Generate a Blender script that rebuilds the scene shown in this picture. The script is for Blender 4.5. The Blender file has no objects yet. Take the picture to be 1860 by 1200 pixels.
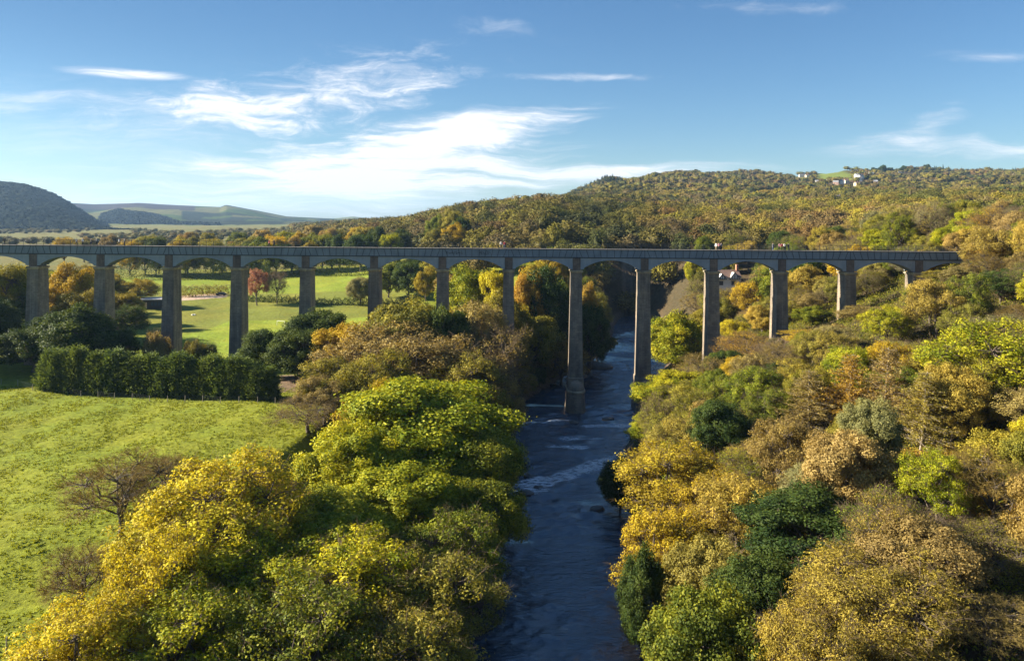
import bpy, math, random
import numpy as np
from mathutils import Vector, Matrix
R = math.radians
C = bpy.context.scene.collection
SC = bpy.context.scene
rng = np.random.default_rng(7)
random.seed(7)

# ------------------------------------------------------------------ camera, sky, sun, exposure
F = 1377.8            # focal length in photo pixels (1860 wide)
PX, PY = 930.0, 395.0 # principal point
CAMZ = 45.6
ROLL = 0.0073
SUN_EL, SUN_BACK = R(25), R(6)
cam_d = bpy.data.cameras.new('camera'); cam = bpy.data.objects.new('camera', cam_d); C.objects.link(cam)
cam.location = (0, 0, CAMZ)
cam.rotation_euler = (Matrix.Rotation(R(90), 3, 'X') @ Matrix.Rotation(ROLL, 3, 'Z')).to_euler()
cam_d.sensor_width = 36; cam_d.lens = F / 1860 * 36
cam_d.shift_y = -(600 - PY) / 1860
cam_d.clip_start = 1; cam_d.clip_end = 60000
SC.camera = cam
SC.view_settings.view_transform = 'Standard'; SC.view_settings.look = 'None'
SC.view_settings.exposure = 1.88; SC.view_settings.gamma = 1
SC.cycles.max_bounces = 6; SC.cycles.diffuse_bounces = 3; SC.cycles.glossy_bounces = 3
SC.cycles.transmission_bounces = 4; SC.cycles.transparent_max_bounces = 4; SC.cycles.volume_bounces = 0
SC.cycles.caustics_reflective = False; SC.cycles.caustics_refractive = False

class NT:
    """small helper for building node trees"""
    def __init__(s, nt): s.nt = nt; s.n = nt.nodes; s.l = nt.links
    def new(s, t, **kw):
        n = s.n.new(t)
        for k, v in kw.items(): setattr(n, k, v)
        return n
    def put(s, sock, v):
        if isinstance(v, bpy.types.NodeSocket): s.l.new(v, sock)
        else: sock.default_value = v
    def math(s, op, a, b=None, c=None, clamp=False):
        n = s.new('ShaderNodeMath', operation=op, use_clamp=clamp)
        s.put(n.inputs[0], a)
        if b is not None: s.put(n.inputs[1], b)
        if c is not None: s.put(n.inputs[2], c)
        return n.outputs[0]
    def mix(s, f, a, b, blend='MIX'):
        n = s.new('ShaderNodeMix', data_type='RGBA', blend_type=blend)
        s.put(n.inputs[0], f)
        for i, v in ((6, a), (7, b)):
            s.put(n.inputs[i], v if isinstance(v, bpy.types.NodeSocket) else (*v[:3], 1))
        return n.outputs[2]
    def noise(s, vec, scale, detail=4, rough=.55, dist=0.0):
        n = s.new('ShaderNodeTexNoise')
        if vec is not None: s.l.new(vec, n.inputs['Vector'])
        n.inputs['Scale'].default_value = scale; n.inputs['Detail'].default_value = detail
        n.inputs['Roughness'].default_value = rough; n.inputs['Distortion'].default_value = dist
        return n.outputs['Fac']
    def ramp(s, fac, lo, hi, a=0.0, b=1.0, smooth=True):
        n = s.new('ShaderNodeMapRange', interpolation_type='SMOOTHSTEP' if smooth else 'LINEAR')
        s.put(n.inputs[0], fac); n.inputs[1].default_value = lo; n.inputs[2].default_value = hi
        n.inputs[3].default_value = a; n.inputs[4].default_value = b
        return n.outputs[0]
    def mapping(s, vec, scale=(1,1,1), rot=(0,0,0), loc=(0,0,0)):
        n = s.new('ShaderNodeMapping'); s.l.new(vec, n.inputs[0])
        n.inputs['Scale'].default_value = scale; n.inputs['Rotation'].default_value = rot; n.inputs['Location'].default_value = loc
        return n.outputs[0]
    def xyz(s, x, y, z=0.0):
        n = s.new('ShaderNodeCombineXYZ'); s.put(n.inputs[0], x); s.put(n.inputs[1], y); s.put(n.inputs[2], z); return n.outputs[0]

def build_world():
    w = bpy.data.worlds.new('World'); SC.world = w; w.use_nodes = True
    t = NT(w.node_tree); t.n.clear()
    out = t.new('ShaderNodeOutputWorld'); bg = t.new('ShaderNodeBackground'); t.l.new(bg.outputs[0], out.inputs[0])
    sky = t.new('ShaderNodeTexSky', sky_type='NISHITA', sun_disc=False)
    sky.sun_elevation = SUN_EL; sky.sun_rotation = math.atan2(-math.cos(SUN_BACK), math.sin(SUN_BACK))% (2*math.pi)
    sky.altitude = 100; sky.air_density = 1.0; sky.dust_density = 0.3; sky.ozone_density = 3.0
    tc = t.new('ShaderNodeTexCoord'); sep = t.new('ShaderNodeSeparateXYZ'); t.l.new(tc.outputs['Generated'], sep.inputs[0])
    x, y, z = sep.outputs
    ys = t.math('MAXIMUM', y, 0.05)
    u = t.math('DIVIDE', x, ys); v = t.math('DIVIDE', z, ys)          # gnomonic sky coordinates about +Y
    U = t.math('MULTIPLY_ADD', u, F/100, PX/100); V = t.math('MULTIPLY_ADD', v, -F/100, PY/100)  # hundreds of photo pixels
    front = t.ramp(y, 0.1, 0.3)
    P = t.xyz(U, V)
    # domain warp
    wn = t.new('ShaderNodeTexNoise'); t.l.new(t.mapping(P, (.5, .9, 1)), wn.inputs['Vector']); wn.inputs['Scale'].default_value = 1.0; wn.inputs['Detail'].default_value = 3
    vm = t.new('ShaderNodeVectorMath', operation='MULTIPLY_ADD'); t.l.new(wn.outputs['Color'], vm.inputs[0]); vm.inputs[1].default_value = (1.1, .55, 0)
    sb = t.new('ShaderNodeVectorMath', operation='SUBTRACT'); t.l.new(P, sb.inputs[0]); sb.inputs[1].default_value = (.55, .275, 0)
    t.l.new(sb.outputs[0], vm.inputs[2]); PW = vm.outputs[0]
    st1 = t.noise(t.mapping(PW, (.40, 2.6, 1), (0, 0, R(7))), 1.0, 9, .68, .25)
    st2 = t.noise(t.mapping(PW, (.9, 2.9, 1), (0, 0, R(30))), 1.0, 10, .7, .7)
    st3 = t.noise(t.mapping(PW, (.25, 4.2, 1), (0, 0, R(-3))), 1.0, 9, .66)
    streak = t.noise(t.mapping(PW, (.5, 5.5, 1), (0, 0, R(16))), 1.2, 10, .72, .5)
    sepw = t.new('ShaderNodeSeparateXYZ'); t.l.new(PW, sepw.inputs[0])
    def mask(cx, cy, ax, ay, ang=0, warp=True, pw=1.0):
        src = sepw.outputs if warp else (U, V)
        dx = t.math('SUBTRACT', src[0], cx/100); dy = t.math('SUBTRACT', src[1], cy/100)
        ca, sa = math.cos(R(ang)), math.sin(R(ang))
        a = t.math('ADD', t.math('MULTIPLY', dx, ca*100/ax), t.math('MULTIPLY', dy, -sa*100/ax))
        b = t.math('ADD', t.math('MULTIPLY', dx, sa*100/ay), t.math('MULTIPLY', dy, ca*100/ay))
        r2 = t.math('ADD', t.math('MULTIPLY', a, a), t.math('MULTIPLY', b, b))
        return t.math('EXPONENT', t.math('MULTIPLY', r2, -1.0))
    total = None
    # (cx, cy, ax, ay, angle, amount, noise, raggedness, softness)
    for cx, cy, ax, ay, ang, amt, nz, K, soft in [
        (815, 248, 260, 42, 8, 2.4, st1, 1.9, .62),
        (650, 285, 250, 44, 4, 1.8, st1, 2.2, .5),
        (400, 198, 160, 42, -4, 1.15, st2, 2.2, .75),
        (590, 168, 230, 62, 13, .85, st2, 2.6, .6),
        (430, 205, 340, 56, 3, .62, st2, 2.4, .7),
        (790, 140, 80, 20, 8, .6, st2, 2.4, .5),
        (235, 140, 130, 10, -4, 1.2, st3, 1.2, .5),
        (60, 192, 170, 20, 0, .55, st1, 2.2, .6),
        (540, 338, 470, 56, 2, 1.15, st3, 2.6, .6),
        (760, 312, 340, 40, 3, 1.15, st3, 2.4, .55),
        (1000, 322, 420, 22, 3, .7, st3, 2.0, .6),
        (1180, 308, 250, 13, 1, .5, st3, 1.8, .6),
        (300, 375, 560, 26, 0, .5, st3, 2.6, .7),
        (1740, 264, 230, 22, -3, .85, st1, 2.2, .6),
        (1690, 232, 90, 30, 30, .4, st2, 2.4, .6),
        (1560, 270, 110, 14, 0, .4, st1, 2.2, .6),
        (1810, 97, 130, 12, 0, .5, st1, 2.0, .6),
        (915, 48, 90, 18, -8, .32, st2, 2.4, .6),
        (1050, 139, 150, 8, 0, .5, st2, 2.4, .5),
        (1400, 12, 150, 14, 0, .25, st2, 2.4, .6),
        (200, 250, 440, 110, 0, .45, st1, 2.2, .9)]:
        ms = mask(cx, cy, ax, ay, ang, warp=ay > 14)
        mk = t.math('ADD', ms, t.math('MULTIPLY_ADD', nz, K, -.5*K))
        m = t.math('MULTIPLY', t.ramp(mk, .22, .25 + soft*2.1, 0, amt*1.25), t.math('MULTIPLY', t.ramp(streak, .34, .64, .35, 1.0), t.ramp(ms, .03, .45)))
        total = m if total is None else t.math('ADD', total, m)
    dens = t.math('MULTIPLY', t.math('MINIMUM', total, 1.0), front)
    gray = t.math('MULTIPLY', t.math('MINIMUM', total, 1.6), front)
    hsv = t.new('ShaderNodeHueSaturation'); hsv.inputs['Saturation'].default_value = 1.12; t.l.new(sky.outputs[0], hsv.inputs['Color'])
    tint = t.mix(1.0, hsv.outputs[0], (.545, .63, .69), 'MULTIPLY')
    tint = t.mix(t.math('MULTIPLY', t.ramp(x, .05, -.75), t.ramp(z, .02, .25)), tint, t.mix(1.0, tint, (.68, .70, .70), 'MULTIPLY'))
    tint = t.mix(t.ramp(z, .34, .60), tint, t.mix(1.0, tint, (1.7, 1.62, 1.55), 'MULTIPLY'))      # upper sky out of view brightened as added fill to lift the shadows
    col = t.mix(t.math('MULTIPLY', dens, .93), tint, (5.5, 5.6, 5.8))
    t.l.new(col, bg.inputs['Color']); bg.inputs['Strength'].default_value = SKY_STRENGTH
SKY_STRENGTH = 0.055
build_world()
sun_d = bpy.data.lights.new('sun', 'SUN'); sun = bpy.data.objects.new('sun', sun_d); C.objects.link(sun)
sun_d.energy = 5.0; sun_d.angle = R(0.5); sun_d.color = (1.0, .90, .72)
sdir = Vector((-math.cos(SUN_EL)*math.cos(SUN_BACK), math.cos(SUN_EL)*math.sin(SUN_BACK), math.sin(SUN_EL)))
sun.rotation_euler = sdir.to_track_quat('Z', 'Y').to_euler(); sun.location = (-200, 0, 200)

# ------------------------------------------------------------------ projection helpers
def proj(x, y, z):
    """world point -> photo pixel"""
    a = x / y; b = (z - CAMZ) / y
    ui = a + ROLL*b; vi = b - ROLL*a
    return PX + F*ui, PY - F*vi
def ray(u, v):
    ui = (u - PX)/F; vi = (PY - v)/F
    return ui - ROLL*vi, vi + ROLL*ui          # x and z per metre of y
def at(u, v, y):
    a, b = ray(u, v); return np.array((a*y, y, CAMZ + b*y))

# ------------------------------------------------------------------ terrain
RIV_Y = [-400, 20, 78, 104, 124, 150, 178, 210, 256, 300, 330, 350, 360]
RIV_C = [-5, 3, 6.5, 6.5, 8.5, 10.5, 15, 26, 43, 52, 55, 55, 55]
RIV_W = [14, 12, 11, 11, 11, 12.5, 16, 14, 12, 12, 10, 4, 0.4]
def river(y): return np.interp(y, RIV_Y, RIV_C), np.interp(y, RIV_Y, RIV_W)
TU = (np.array([-1500, -300, 0, 300, 500, 640, 740, 830, 985, 1100, 1240, 1440, 1600, 1860, 2300, 3600]) - 930)/F
TY = np.array([350, 450, 600, 800, 1100, 1500, 2000, 2600, 9000])
TZ = np.array([
 [10,11,12,12,11,10,9,8,8],[10,11,12,12,11,10,9,8,8],[11,12,12,12,11,10,9,8,8],[11,12,13,13,12,11,10,9,8],[11,13,15,16,15,14,12,10,8],
 [12,16,22,27,28,28,26,26,20],[13,21,31,33,34,32,30,30,25],[15,30,42,46,45,42,40,40,30],[22,42,50,55,58,58,56,55,50],
 [24,38,48,59,78,114,122,100,60],[24,34,42,55,78,110,162,140,70],[28,37,46,58,80,113,162,148,80],[34,41,50,61,82,116,172,165,90],
 [40,48,57,68,90,120,175,180,100],[45,55,65,75,95,130,178,185,110],[50,60,70,80,100,135,180,190,120]], float)
def bilin(xs, ys, Z, x, y):
    x = np.clip(x, xs[0], xs[-1]); y = np.clip(y, ys[0], ys[-1])
    i = np.clip(np.searchsorted(xs, x) - 1, 0, len(xs)-2); j = np.clip(np.searchsorted(ys, y) - 1, 0, len(ys)-2)
    fx = (x-xs[i])/(xs[i+1]-xs[i]); fy = (y-ys[j])/(ys[j+1]-ys[j])
    return (Z[i,j]*(1-fx)+Z[i+1,j]*fx)*(1-fy) + (Z[i,j+1]*(1-fx)+Z[i+1,j+1]*fx)*fy
def sm(a, b, x):
    t = np.clip((x-a)/(b-a), 0, 1); return t*t*(3-2*t)
_ph = rng.uniform(0, 6.28, 40); _fr = rng.normal(0, 1, (40, 2))
def wob(x, y, scale, n=10, o=0):
    s = 0
    for k in range(o, o+n): s = s + np.sin((x*_fr[k,0] + y*_fr[k,1])*6.28/scale + _ph[k])
    return s/np.sqrt(n)
def ground(x, y):
    x = np.asarray(x, float); y = np.asarray(y, float)
    c, w = river(y)
    dl = (c-w) - x; dr = x - (c+w)
    left = np.interp(dl, [0, 2, 8, 20, 27, 31, 400], [.2, 1.4, 2.6, 3.8, 6.0, 9.8, 10.4])
    near = np.interp(dr, [0, 3, 12, 24, 40, 60, 80, 110, 300], [.2, 2.5, 8, 13, 15, 19, 29, 38, 60])
    mid = np.interp(dr, [0, 3, 15, 33, 49, 66, 79, 110, 160, 400], [.2, 2.5, 9, 16.5, 22.5, 30, 36.5, 39, 41, 60])
    k = sm(105, 160, y); right = near*(1-k) + mid*k
    bed = -1.6*np.clip(1 - ((x-c)/np.maximum(w, .1))**2, 0, 1) - .05
    z = np.where(dl > 0, left, np.where(dr > 0, right, bed))
    land = np.minimum(np.maximum(np.maximum(dl, dr), 0), 12)/12
    far = bilin(TU, TY, TZ, x/np.maximum(y, 1), y)
    kk = sm(255, 360, y)
    chan = np.clip(np.minimum(np.maximum(np.maximum(dl, dr), 0)/22, 1), 0, 1)
    farc = np.where(np.maximum(dl, dr) > 0, .2 + (far-.2)*chan, bed)
    farc = np.where(y > 362, far, farc)
    z = z*(1-kk) + farc*kk
    z = z + sm(420, 700, y)*sm(-.15, .1, x/np.maximum(y, 1))*(1-sm(2300, 2600, y))*np.minimum(y/1000, 1.2)*(4.5*wob(x, y, 260, 8, 22) + 2.5*wob(x, y, 120, 8, 30))
    return z + land*(.25*wob(x, y, 30) + np.minimum(y/500, 6)*.5*wob(x, y, 120, o=12))
def hit(u, v, y0=60, y1=3000, step=2.0):
    a, b = ray(u, v); ys = np.arange(y0, y1, step)
    d = CAMZ + b*ys - ground(a*ys, ys)
    i = np.argmax(d < 0)
    if d[i] >= 0: i = len(ys)-1
    return np.array((a*ys[i], ys[i], float(ground(a*ys[i], ys[i]))))

# ------------------------------------------------------------------ mesh and object helpers
def mesh_np(name, v, faces, mats=(), attrs=None, smooth=False, mat_idx=None):
    """v (N,3); faces (M,k) array or list of such arrays; attrs {name: per-vertex float or rgb}"""
    me = bpy.data.meshes.new(name)
    fl = faces if isinstance(faces, list) else [faces]
    fl = [np.asarray(f, np.int32) for f in fl if len(f)]
    loops = np.concatenate([f.ravel() for f in fl]); tot = np.concatenate([np.full(len(f), f.shape[1], np.int32) for f in fl])
    start = np.concatenate([[0], np.cumsum(tot)[:-1]]).astype(np.int32)
    me.vertices.add(len(v)); me.vertices.foreach_set('co', np.asarray(v, np.float32).ravel())
    me.loops.add(len(loops)); me.loops.foreach_set('vertex_index', loops)
    me.polygons.add(len(tot)); me.polygons.foreach_set('loop_start', start)
    if smooth: me.polygons.foreach_set('use_smooth', np.ones(len(tot), bool))
    if mat_idx is not None: me.polygons.foreach_set('material_index', np.asarray(mat_idx, np.int32))
    for m in mats: me.materials.append(m)
    me.update(calc_edges=True)
    for k, a in (attrs or {}).items():
        a = np.asarray(a, np.float32)
        if a.ndim == 1:
            at_ = me.attributes.new(k, 'FLOAT', 'POINT'); at_.data.foreach_set('value', a)
        else:
            at_ = me.attributes.new(k, 'FLOAT_COLOR', 'POINT'); at_.data.foreach_set('color', np.c_[a[:, :3], np.ones(len(a))].astype(np.float32).ravel())
    return me
def add(name, me, parent=None, loc=None):
    o = bpy.data.objects.new(name, me); C.objects.link(o)
    if parent is not None: o.parent = parent
    if loc is not None: o.location = loc
    return o
def tag(o, label=None, cat=None, group=None, kind=None):
    if label: o['label'] = label
    if cat: o['category'] = cat
    if group: o['group'] = group
    if kind: o['kind'] = kind
    return o
def empty(name, loc, label, cat, group=None):
    o = bpy.data.objects.new(name, None); C.objects.link(o); o.location = loc; o.empty_display_size = .5
    return tag(o, label, cat, group)

class MB:
    """collects simple solids into one mesh"""
    def __init__(s): s.v = []; s.f = []; s.mi = []; s.n = 0
    def poly(s, pts, faces, mi=0):
        for p in pts: s.v.append(tuple(p))
        for f in faces: s.f.append([i + s.n for i in f]); s.mi.append(mi)
        s.n += len(pts); return s
    def box(s, x0, x1, y0, y1, z0, z1, mi=0): return s.frustum((x0, x1, y0, y1, z0), (x0, x1, y0, y1, z1), mi)
    def frustum(s, lo, hi, mi=0):
        p = []
        for x0, x1, y0, y1, z in (lo, hi): p += [(x0,y0,z),(x1,y0,z),(x1,y1,z),(x0,y1,z)]
        return s.poly(p, [(3,2,1,0),(4,5,6,7),(0,1,5,4),(1,2,6,5),(2,3,7,6),(3,0,4,7)], mi)
    def prism(s, pts, y0, y1, mi=0):
        """outline in x,z (counter clockwise seen from -y) swept along y"""
        n = len(pts)
        p = [(x, y0, z) for x, z in pts] + [(x, y1, z) for x, z in pts]
        f = [tuple(range(n)), tuple(range(2*n-1, n-1, -1))] + [(i, i+n, (i+1) % n + n, (i+1) % n) for i in range(n)]
        return s.poly(p, f, mi)
    def tube(s, a, b, r0, r1=None, n=6, mi=0):
        r1 = r0 if r1 is None else r1
        a = Vector(a); b = Vector(b); d = (b-a).normalized(); q = d.to_track_quat('Z', 'Y')
        p = []
        for c, r in ((a, r0), (b, r1)):
            for k in range(n):
                t = 2*math.pi*k/n; p.append(c + q @ Vector((r*math.cos(t), r*math.sin(t), 0)))
        f = [(k, (k+1) % n, (k+1) % n + n, k+n) for k in range(n)] + [tuple(range(n-1, -1, -1)), tuple(range(n, 2*n))]
        return s.poly(p, f, mi)
    def mesh(s, name, mats, smooth=False):
        me = bpy.data.meshes.new(name); me.from_pydata(s.v, [], s.f)
        for m in (mats if isinstance(mats, (list, tuple)) else [mats]): me.materials.append(m)
        me.polygons.foreach_set('material_index', s.mi)
        if smooth: me.polygons.foreach_set('use_smooth', [True]*len(s.f))
        me.update(); return me
    def obj(s, name, mats, parent=None, smooth=False, loc=None): return add(name, s.mesh(name, mats, smooth), parent, loc)

# ------------------------------------------------------------------ materials
def mat(name):
    m = bpy.data.materials.new(name); m.use_nodes = True; t = NT(m.node_tree)
    b = t.n['Principled BSDF']; return m, t, b
def plain(name, col, rough=.7, var=.15, scale=3.0, metal=0.0):
    m, t, b = mat(name)
    tc = t.new('ShaderNodeTexCoord'); n = t.noise(tc.outputs['Object'], scale, 5)
    lo = tuple(c*(1-var) for c in col); hi = tuple(min(1, c*(1+var)) for c in col)
    t.l.new(t.mix(t.ramp(n, .3, .7), lo, hi), b.inputs['Base Color'])
    b.inputs['Roughness'].default_value = rough; b.inputs['Metallic'].default_value = metal
    return m
def leaf_mat(name, c1, c2, trans=.32, var2=None):
    """foliage: two leaf colours mixed leaf by leaf, tinted per tree by the object colour"""
    m, t, b = mat(name)
    a = t.new('ShaderNodeAttribute', attribute_name='leafvar')
    if c1 is None:      # every tree carries its own two leaf colours, so that all trees of a kind share one mesh
        c1 = t.new('ShaderNodeAttribute', attribute_type='OBJECT', attribute_name='leaf_dark').outputs['Color']
        c2 = t.new('ShaderNodeAttribute', attribute_type='OBJECT', attribute_name='leaf_light').outputs['Color']
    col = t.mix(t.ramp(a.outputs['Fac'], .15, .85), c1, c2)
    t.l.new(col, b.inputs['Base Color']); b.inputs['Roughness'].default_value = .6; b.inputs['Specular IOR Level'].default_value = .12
    tr = t.new('ShaderNodeBsdfTranslucent'); t.l.new(t.mix(1.0, col, (1.25, 1.1, .55), 'MULTIPLY'), tr.inputs['Color'])
    mx = t.new('ShaderNodeMixShader'); mx.inputs[0].default_value = trans
    t.l.new(b.outputs[0], mx.inputs[1]); t.l.new(tr.outputs[0], mx.inputs[2])
    t.l.new(mx.outputs[0], t.n['Material Output'].inputs['Surface'])
    return m
PAL = {  # name: (colour one, colour two, word)
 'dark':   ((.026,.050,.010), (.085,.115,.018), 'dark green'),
 'green':  ((.070,.098,.010), (.240,.250,.020), 'green'),
 'lime':   ((.140,.175,.008), (.420,.390,.018), 'lime green'),
 'yellow': ((.340,.270,.010), (.660,.560,.028), 'bright yellow'),
 'gold':   ((.250,.175,.012), (.480,.365,.026), 'golden'),
 'orange': ((.250,.145,.022), (.440,.300,.045), 'orange'),
 'olive':  ((.115,.112,.014), (.310,.265,.034), 'olive'),
 'tan':    ((.200,.150,.045), (.380,.290,.090), 'tan'),
 'brown':  ((.165,.115,.034), (.320,.235,.066), 'brown'),
 'twig':   ((.150,.110,.075), (.270,.200,.120), 'grey brown'),
 'pink':   ((.300,.110,.080), (.450,.230,.160), 'pink red'),
 'pale':   ((.170,.165,.070), (.300,.270,.110), 'pale green'),
 'conif':  ((.032,.064,.020), (.130,.180,.042), 'dark evergreen'),
 'willow': ((.210,.170,.030), (.420,.330,.060), 'straw yellow'),
}
LEAF = {k: leaf_mat('foliage_' + k, a, b) for k, (a, b, w) in PAL.items()}
FOLIAGE = leaf_mat('tree_foliage', None, None)
BARK = plain('bark', (.085, .065, .048), .9, .35, 2.0)
BARK_PALE = plain('pale_bark', (.30, .25, .19), .85, .3, 3.0)

# ------------------------------------------------------------------ ground sheet
def axis(segs):
    out = []
    for a, b, n in segs: out += list(np.linspace(a, b, n, endpoint=False))
    return np.array(out + [segs[-1][1]])
gx = axis([(-9000, -2000, 14), (-2000, -600, 36), (-600, -150, 40), (-150, 160, 250), (160, 700, 60), (700, 2200, 60), (2200, 9000, 14)])
gy = axis([(-600, 30, 14), (30, 350, 250), (350, 700, 80), (700, 2600, 110), (2600, 12000, 16)])
GX, GY = np.meshgrid(gx, gy, indexing='ij')
GZ = ground(GX, GY)
far_drop = sm(2500, 9000, GY)*60
GZ = GZ - far_drop*0
nx, ny = len(gx), len(gy)
idx = np.arange(nx*ny).reshape(nx, ny)
quads = np.stack([idx[:-1,:-1], idx[1:,:-1], idx[1:,1:], idx[:-1,1:]], -1).reshape(-1, 4)
# colour zones of the ground
def zone(x, y):
    c, w = river(y); dl = (c-w)-x; dr = x-(c+w)
    U = PX + F*(x/np.maximum(y, 1)); V = PY - F*(ground(x, y)-CAMZ)/np.maximum(y, 1)
    col = np.zeros(x.shape + (3,))
    floor = np.array((.060, .048, .026)); grass = np.array((.158, .192, .017)); pitch = np.array((.180, .230, .022))
    rough = np.array((.150, .160, .030)); brack = np.array((.170, .085, .028)); mud = np.array((.16, .12, .08))
    col[:] = floor
    def put(mask, c, soft=1.0):
        m = np.clip(mask, 0, 1)[..., None]*soft; col[:] = col*(1-m) + c*m
    lf = sm(25, 30, dl + 2*wob(x, y, 25))*(y < 460)
    put(lf, grass)
    put(sm(0, 1, lf)*sm(225, 232, y)*sm(0, 6, -x-35), rough, .7)
    pit = sm(0, 2, x+96)*sm(0, 2, -22-x)*sm(0, 3, y-186)*sm(0, 4, 258 + .35*(x+90) - y)
    put(pit, pitch)
    fld2 = sm(0, 3, y-338)*sm(0, 6, 415-y)*sm(0, 4, -44-x)
    put(fld2, pitch, .9)
    stripe = .5 + .5*np.sign(np.sin((y*1.0 + x*.25)*6.28/9))
    put(pit*stripe, pitch*1.09)
    tr = sm(0, 2, x + 128)*sm(0, 3, -100-x)*sm(0, 1.5, y-290)*sm(0, 1.5, 300-y)
    tr = ((U > 325) & (U < 412) & (np.abs(V - (546 - .085*(U-331))) < 4.5) & (y > 200) & (y < 500))*1.0
    put(tr, np.array((.42, .33, .25)))
    put(((U > 508) & (U < 560) & (np.abs(V-700) < 16) & (y < 220))*1.0, mud)
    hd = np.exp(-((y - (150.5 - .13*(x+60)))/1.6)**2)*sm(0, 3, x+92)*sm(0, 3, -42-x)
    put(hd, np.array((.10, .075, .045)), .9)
    put(sm(0, 3, x-44)*sm(0, 3, y-80)*sm(0, 4, 100-y)*sm(0, 5, 62-x), brack, .8)
    put(((np.maximum(dl, dr) > 0) & (np.maximum(dl, dr) < 2.0))*1.0, np.array((.11, .09, .065)))
    put(((np.maximum(dl, dr) <= 0))*1.0, np.array((.05, .04, .03)))
    # meadows far off
    put(sm(0, 20, 1100-y)*sm(0, 20, y-700)*(U < 300), pitch, 1)
    put(((U > 1482) & (U < 1548) & (V > 308) & (V < 324) & (y > 1200))*1.0, np.array((.13, .17, .03)))
    put(((U > 1380) & (U < 1425) & (np.abs(V-347) < 3) & (y > 900))*1.0, np.array((.13, .17, .03)))
    put(((U > 1440) & (U < 1475) & (V > 318) & (V < 326) & (y > 1200))*1.0, np.array((.17, .17, .05)))
    put(sm(455, 470, y)*sm(20, 60, 640-U), np.array((.13, .13, .04)))
    put((y > 2500)*1.0, np.array((.10, .12, .03)))
    return col
def in_meadow(x, y):
    U = PX + F*(x/np.maximum(y, 1)); V = PY - F*(ground(x, y)-CAMZ)/np.maximum(y, 1)
    return ((U > 1480) & (U < 1550) & (V > 306) & (V < 325)) | ((U > 1380) & (U < 1425) & (np.abs(V-347) < 4)) | ((U > 1440) & (U < 1475) & (V > 316) & (V < 327))
m, t, b = mat('ground')
a = t.new('ShaderNodeAttribute', attribute_name='zone'); geo = t.new('ShaderNodeNewGeometry')
n1 = t.noise(geo.outputs['Position'], .9, 8, .65); n2 = t.noise(geo.outputs['Position'], .05, 4); n3 = t.noise(t.mapping(geo.outputs['Position'], (1, 2.2, 1)), .35, 5, .6)
col = t.mix(t.ramp(n1, .3, .7), (.76, .76, .76), (1.2, 1.2, 1.2))
col = t.mix(1.0, a.outputs['Color'], col, 'MULTIPLY')
col = t.mix(t.ramp(n2, .35, .65, 0, .5), col, t.mix(1.0, col, (1.35, 1.0, .9), 'MULTIPLY'))
col = t.mix(t.ramp(n3, .45, .7, 0, .35), col, t.mix(1.0, col, (.62, .75, .7), 'MULTIPLY'))
t.l.new(col, b.inputs['Base Color']); b.inputs['Roughness'].default_value = .95; b.inputs['Specular IOR Level'].default_value = .1
bp = t.new('ShaderNodeBump'); bp.inputs['Strength'].default_value = .9; bp.inputs['Distance'].default_value = .35
t.l.new(t.math('ADD', n1, t.math('MULTIPLY', n3, .8)), bp.inputs['Height']); t.l.new(bp.outputs[0], b.inputs['Normal'])
GROUND = m
g = add('ground', mesh_np('ground', np.stack([GX, GY, GZ], -1).reshape(-1, 3), quads, [GROUND], {'zone': zone(GX, GY).reshape(-1, 3)}, smooth=True))
tag(g, 'grassy valley floor and wooded slopes either side of the river', kind='structure')

# ------------------------------------------------------------------ river
wy = np.concatenate([np.linspace(-60, 55, 40), np.arange(55.3, 130, .28), np.arange(130, 270, .5), np.linspace(270, 352, 80)])
c_, w_ = river(wy); sx = np.linspace(-1, 1, 81)
WX = c_[:, None] + sx[None]*(w_[:, None] + 1.5); WY = np.repeat(wy[:, None], 81, 1)
wr = np.random.default_rng(77); WZ = 0*WX                       # standing ripples, crests mostly across the stream
for _ in range(46):
    lam = wr.uniform(1.3, 6.0); th = wr.normal(0, .55); ph = wr.uniform(0, 6.28)
    WZ = WZ + .0105*lam**.9*np.sin((WX*math.sin(th) + WY*math.cos(th))*6.28/lam + ph + .8*wob(WX, WY, 14, 8, wr.integers(0, 28)))
WZ = WZ*np.clip(.75 + .45*wob(WX, WY, 26, 8, 11), .25, 1.6)*.9
idw = np.arange(WX.size).reshape(WX.shape)
qw = np.stack([idw[:-1,:-1], idw[:-1,1:], idw[1:,1:], idw[1:,:-1]], -1).reshape(-1, 4)
m, t, b = mat('river_water')
geo = t.new('ShaderNodeNewGeometry'); pos = geo.outputs['Position']
b.inputs['Roughness'].default_value = .03; b.inputs['IOR'].default_value = 1.9
r1 = t.noise(t.mapping(pos, (.6, 1.5, 1)), .62, 5, .55, .8); r2 = t.noise(t.mapping(pos, (.8, 2.2, 1)), 1.5, 4, .55, .5); r3 = t.noise(t.mapping(pos, (.5, .9, 1)), .16, 3, .5)
hgt = t.math('ADD', t.math('MULTIPLY', r1, .8), t.math('ADD', t.math('MULTIPLY', r2, .3), t.math('MULTIPLY', r3, 1.2)))
bp = t.new('ShaderNodeBump'); bp.inputs['Strength'].default_value = 1.0; bp.inputs['Distance'].default_value = .40
t.l.new(hgt, bp.inputs['Height']); t.l.new(bp.outputs[0], b.inputs['Normal'])
sp = t.new('ShaderNodeSeparateXYZ'); t.l.new(pos, sp.inputs[0]); X, Y = sp.outputs[0], sp.outputs[1]
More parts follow.
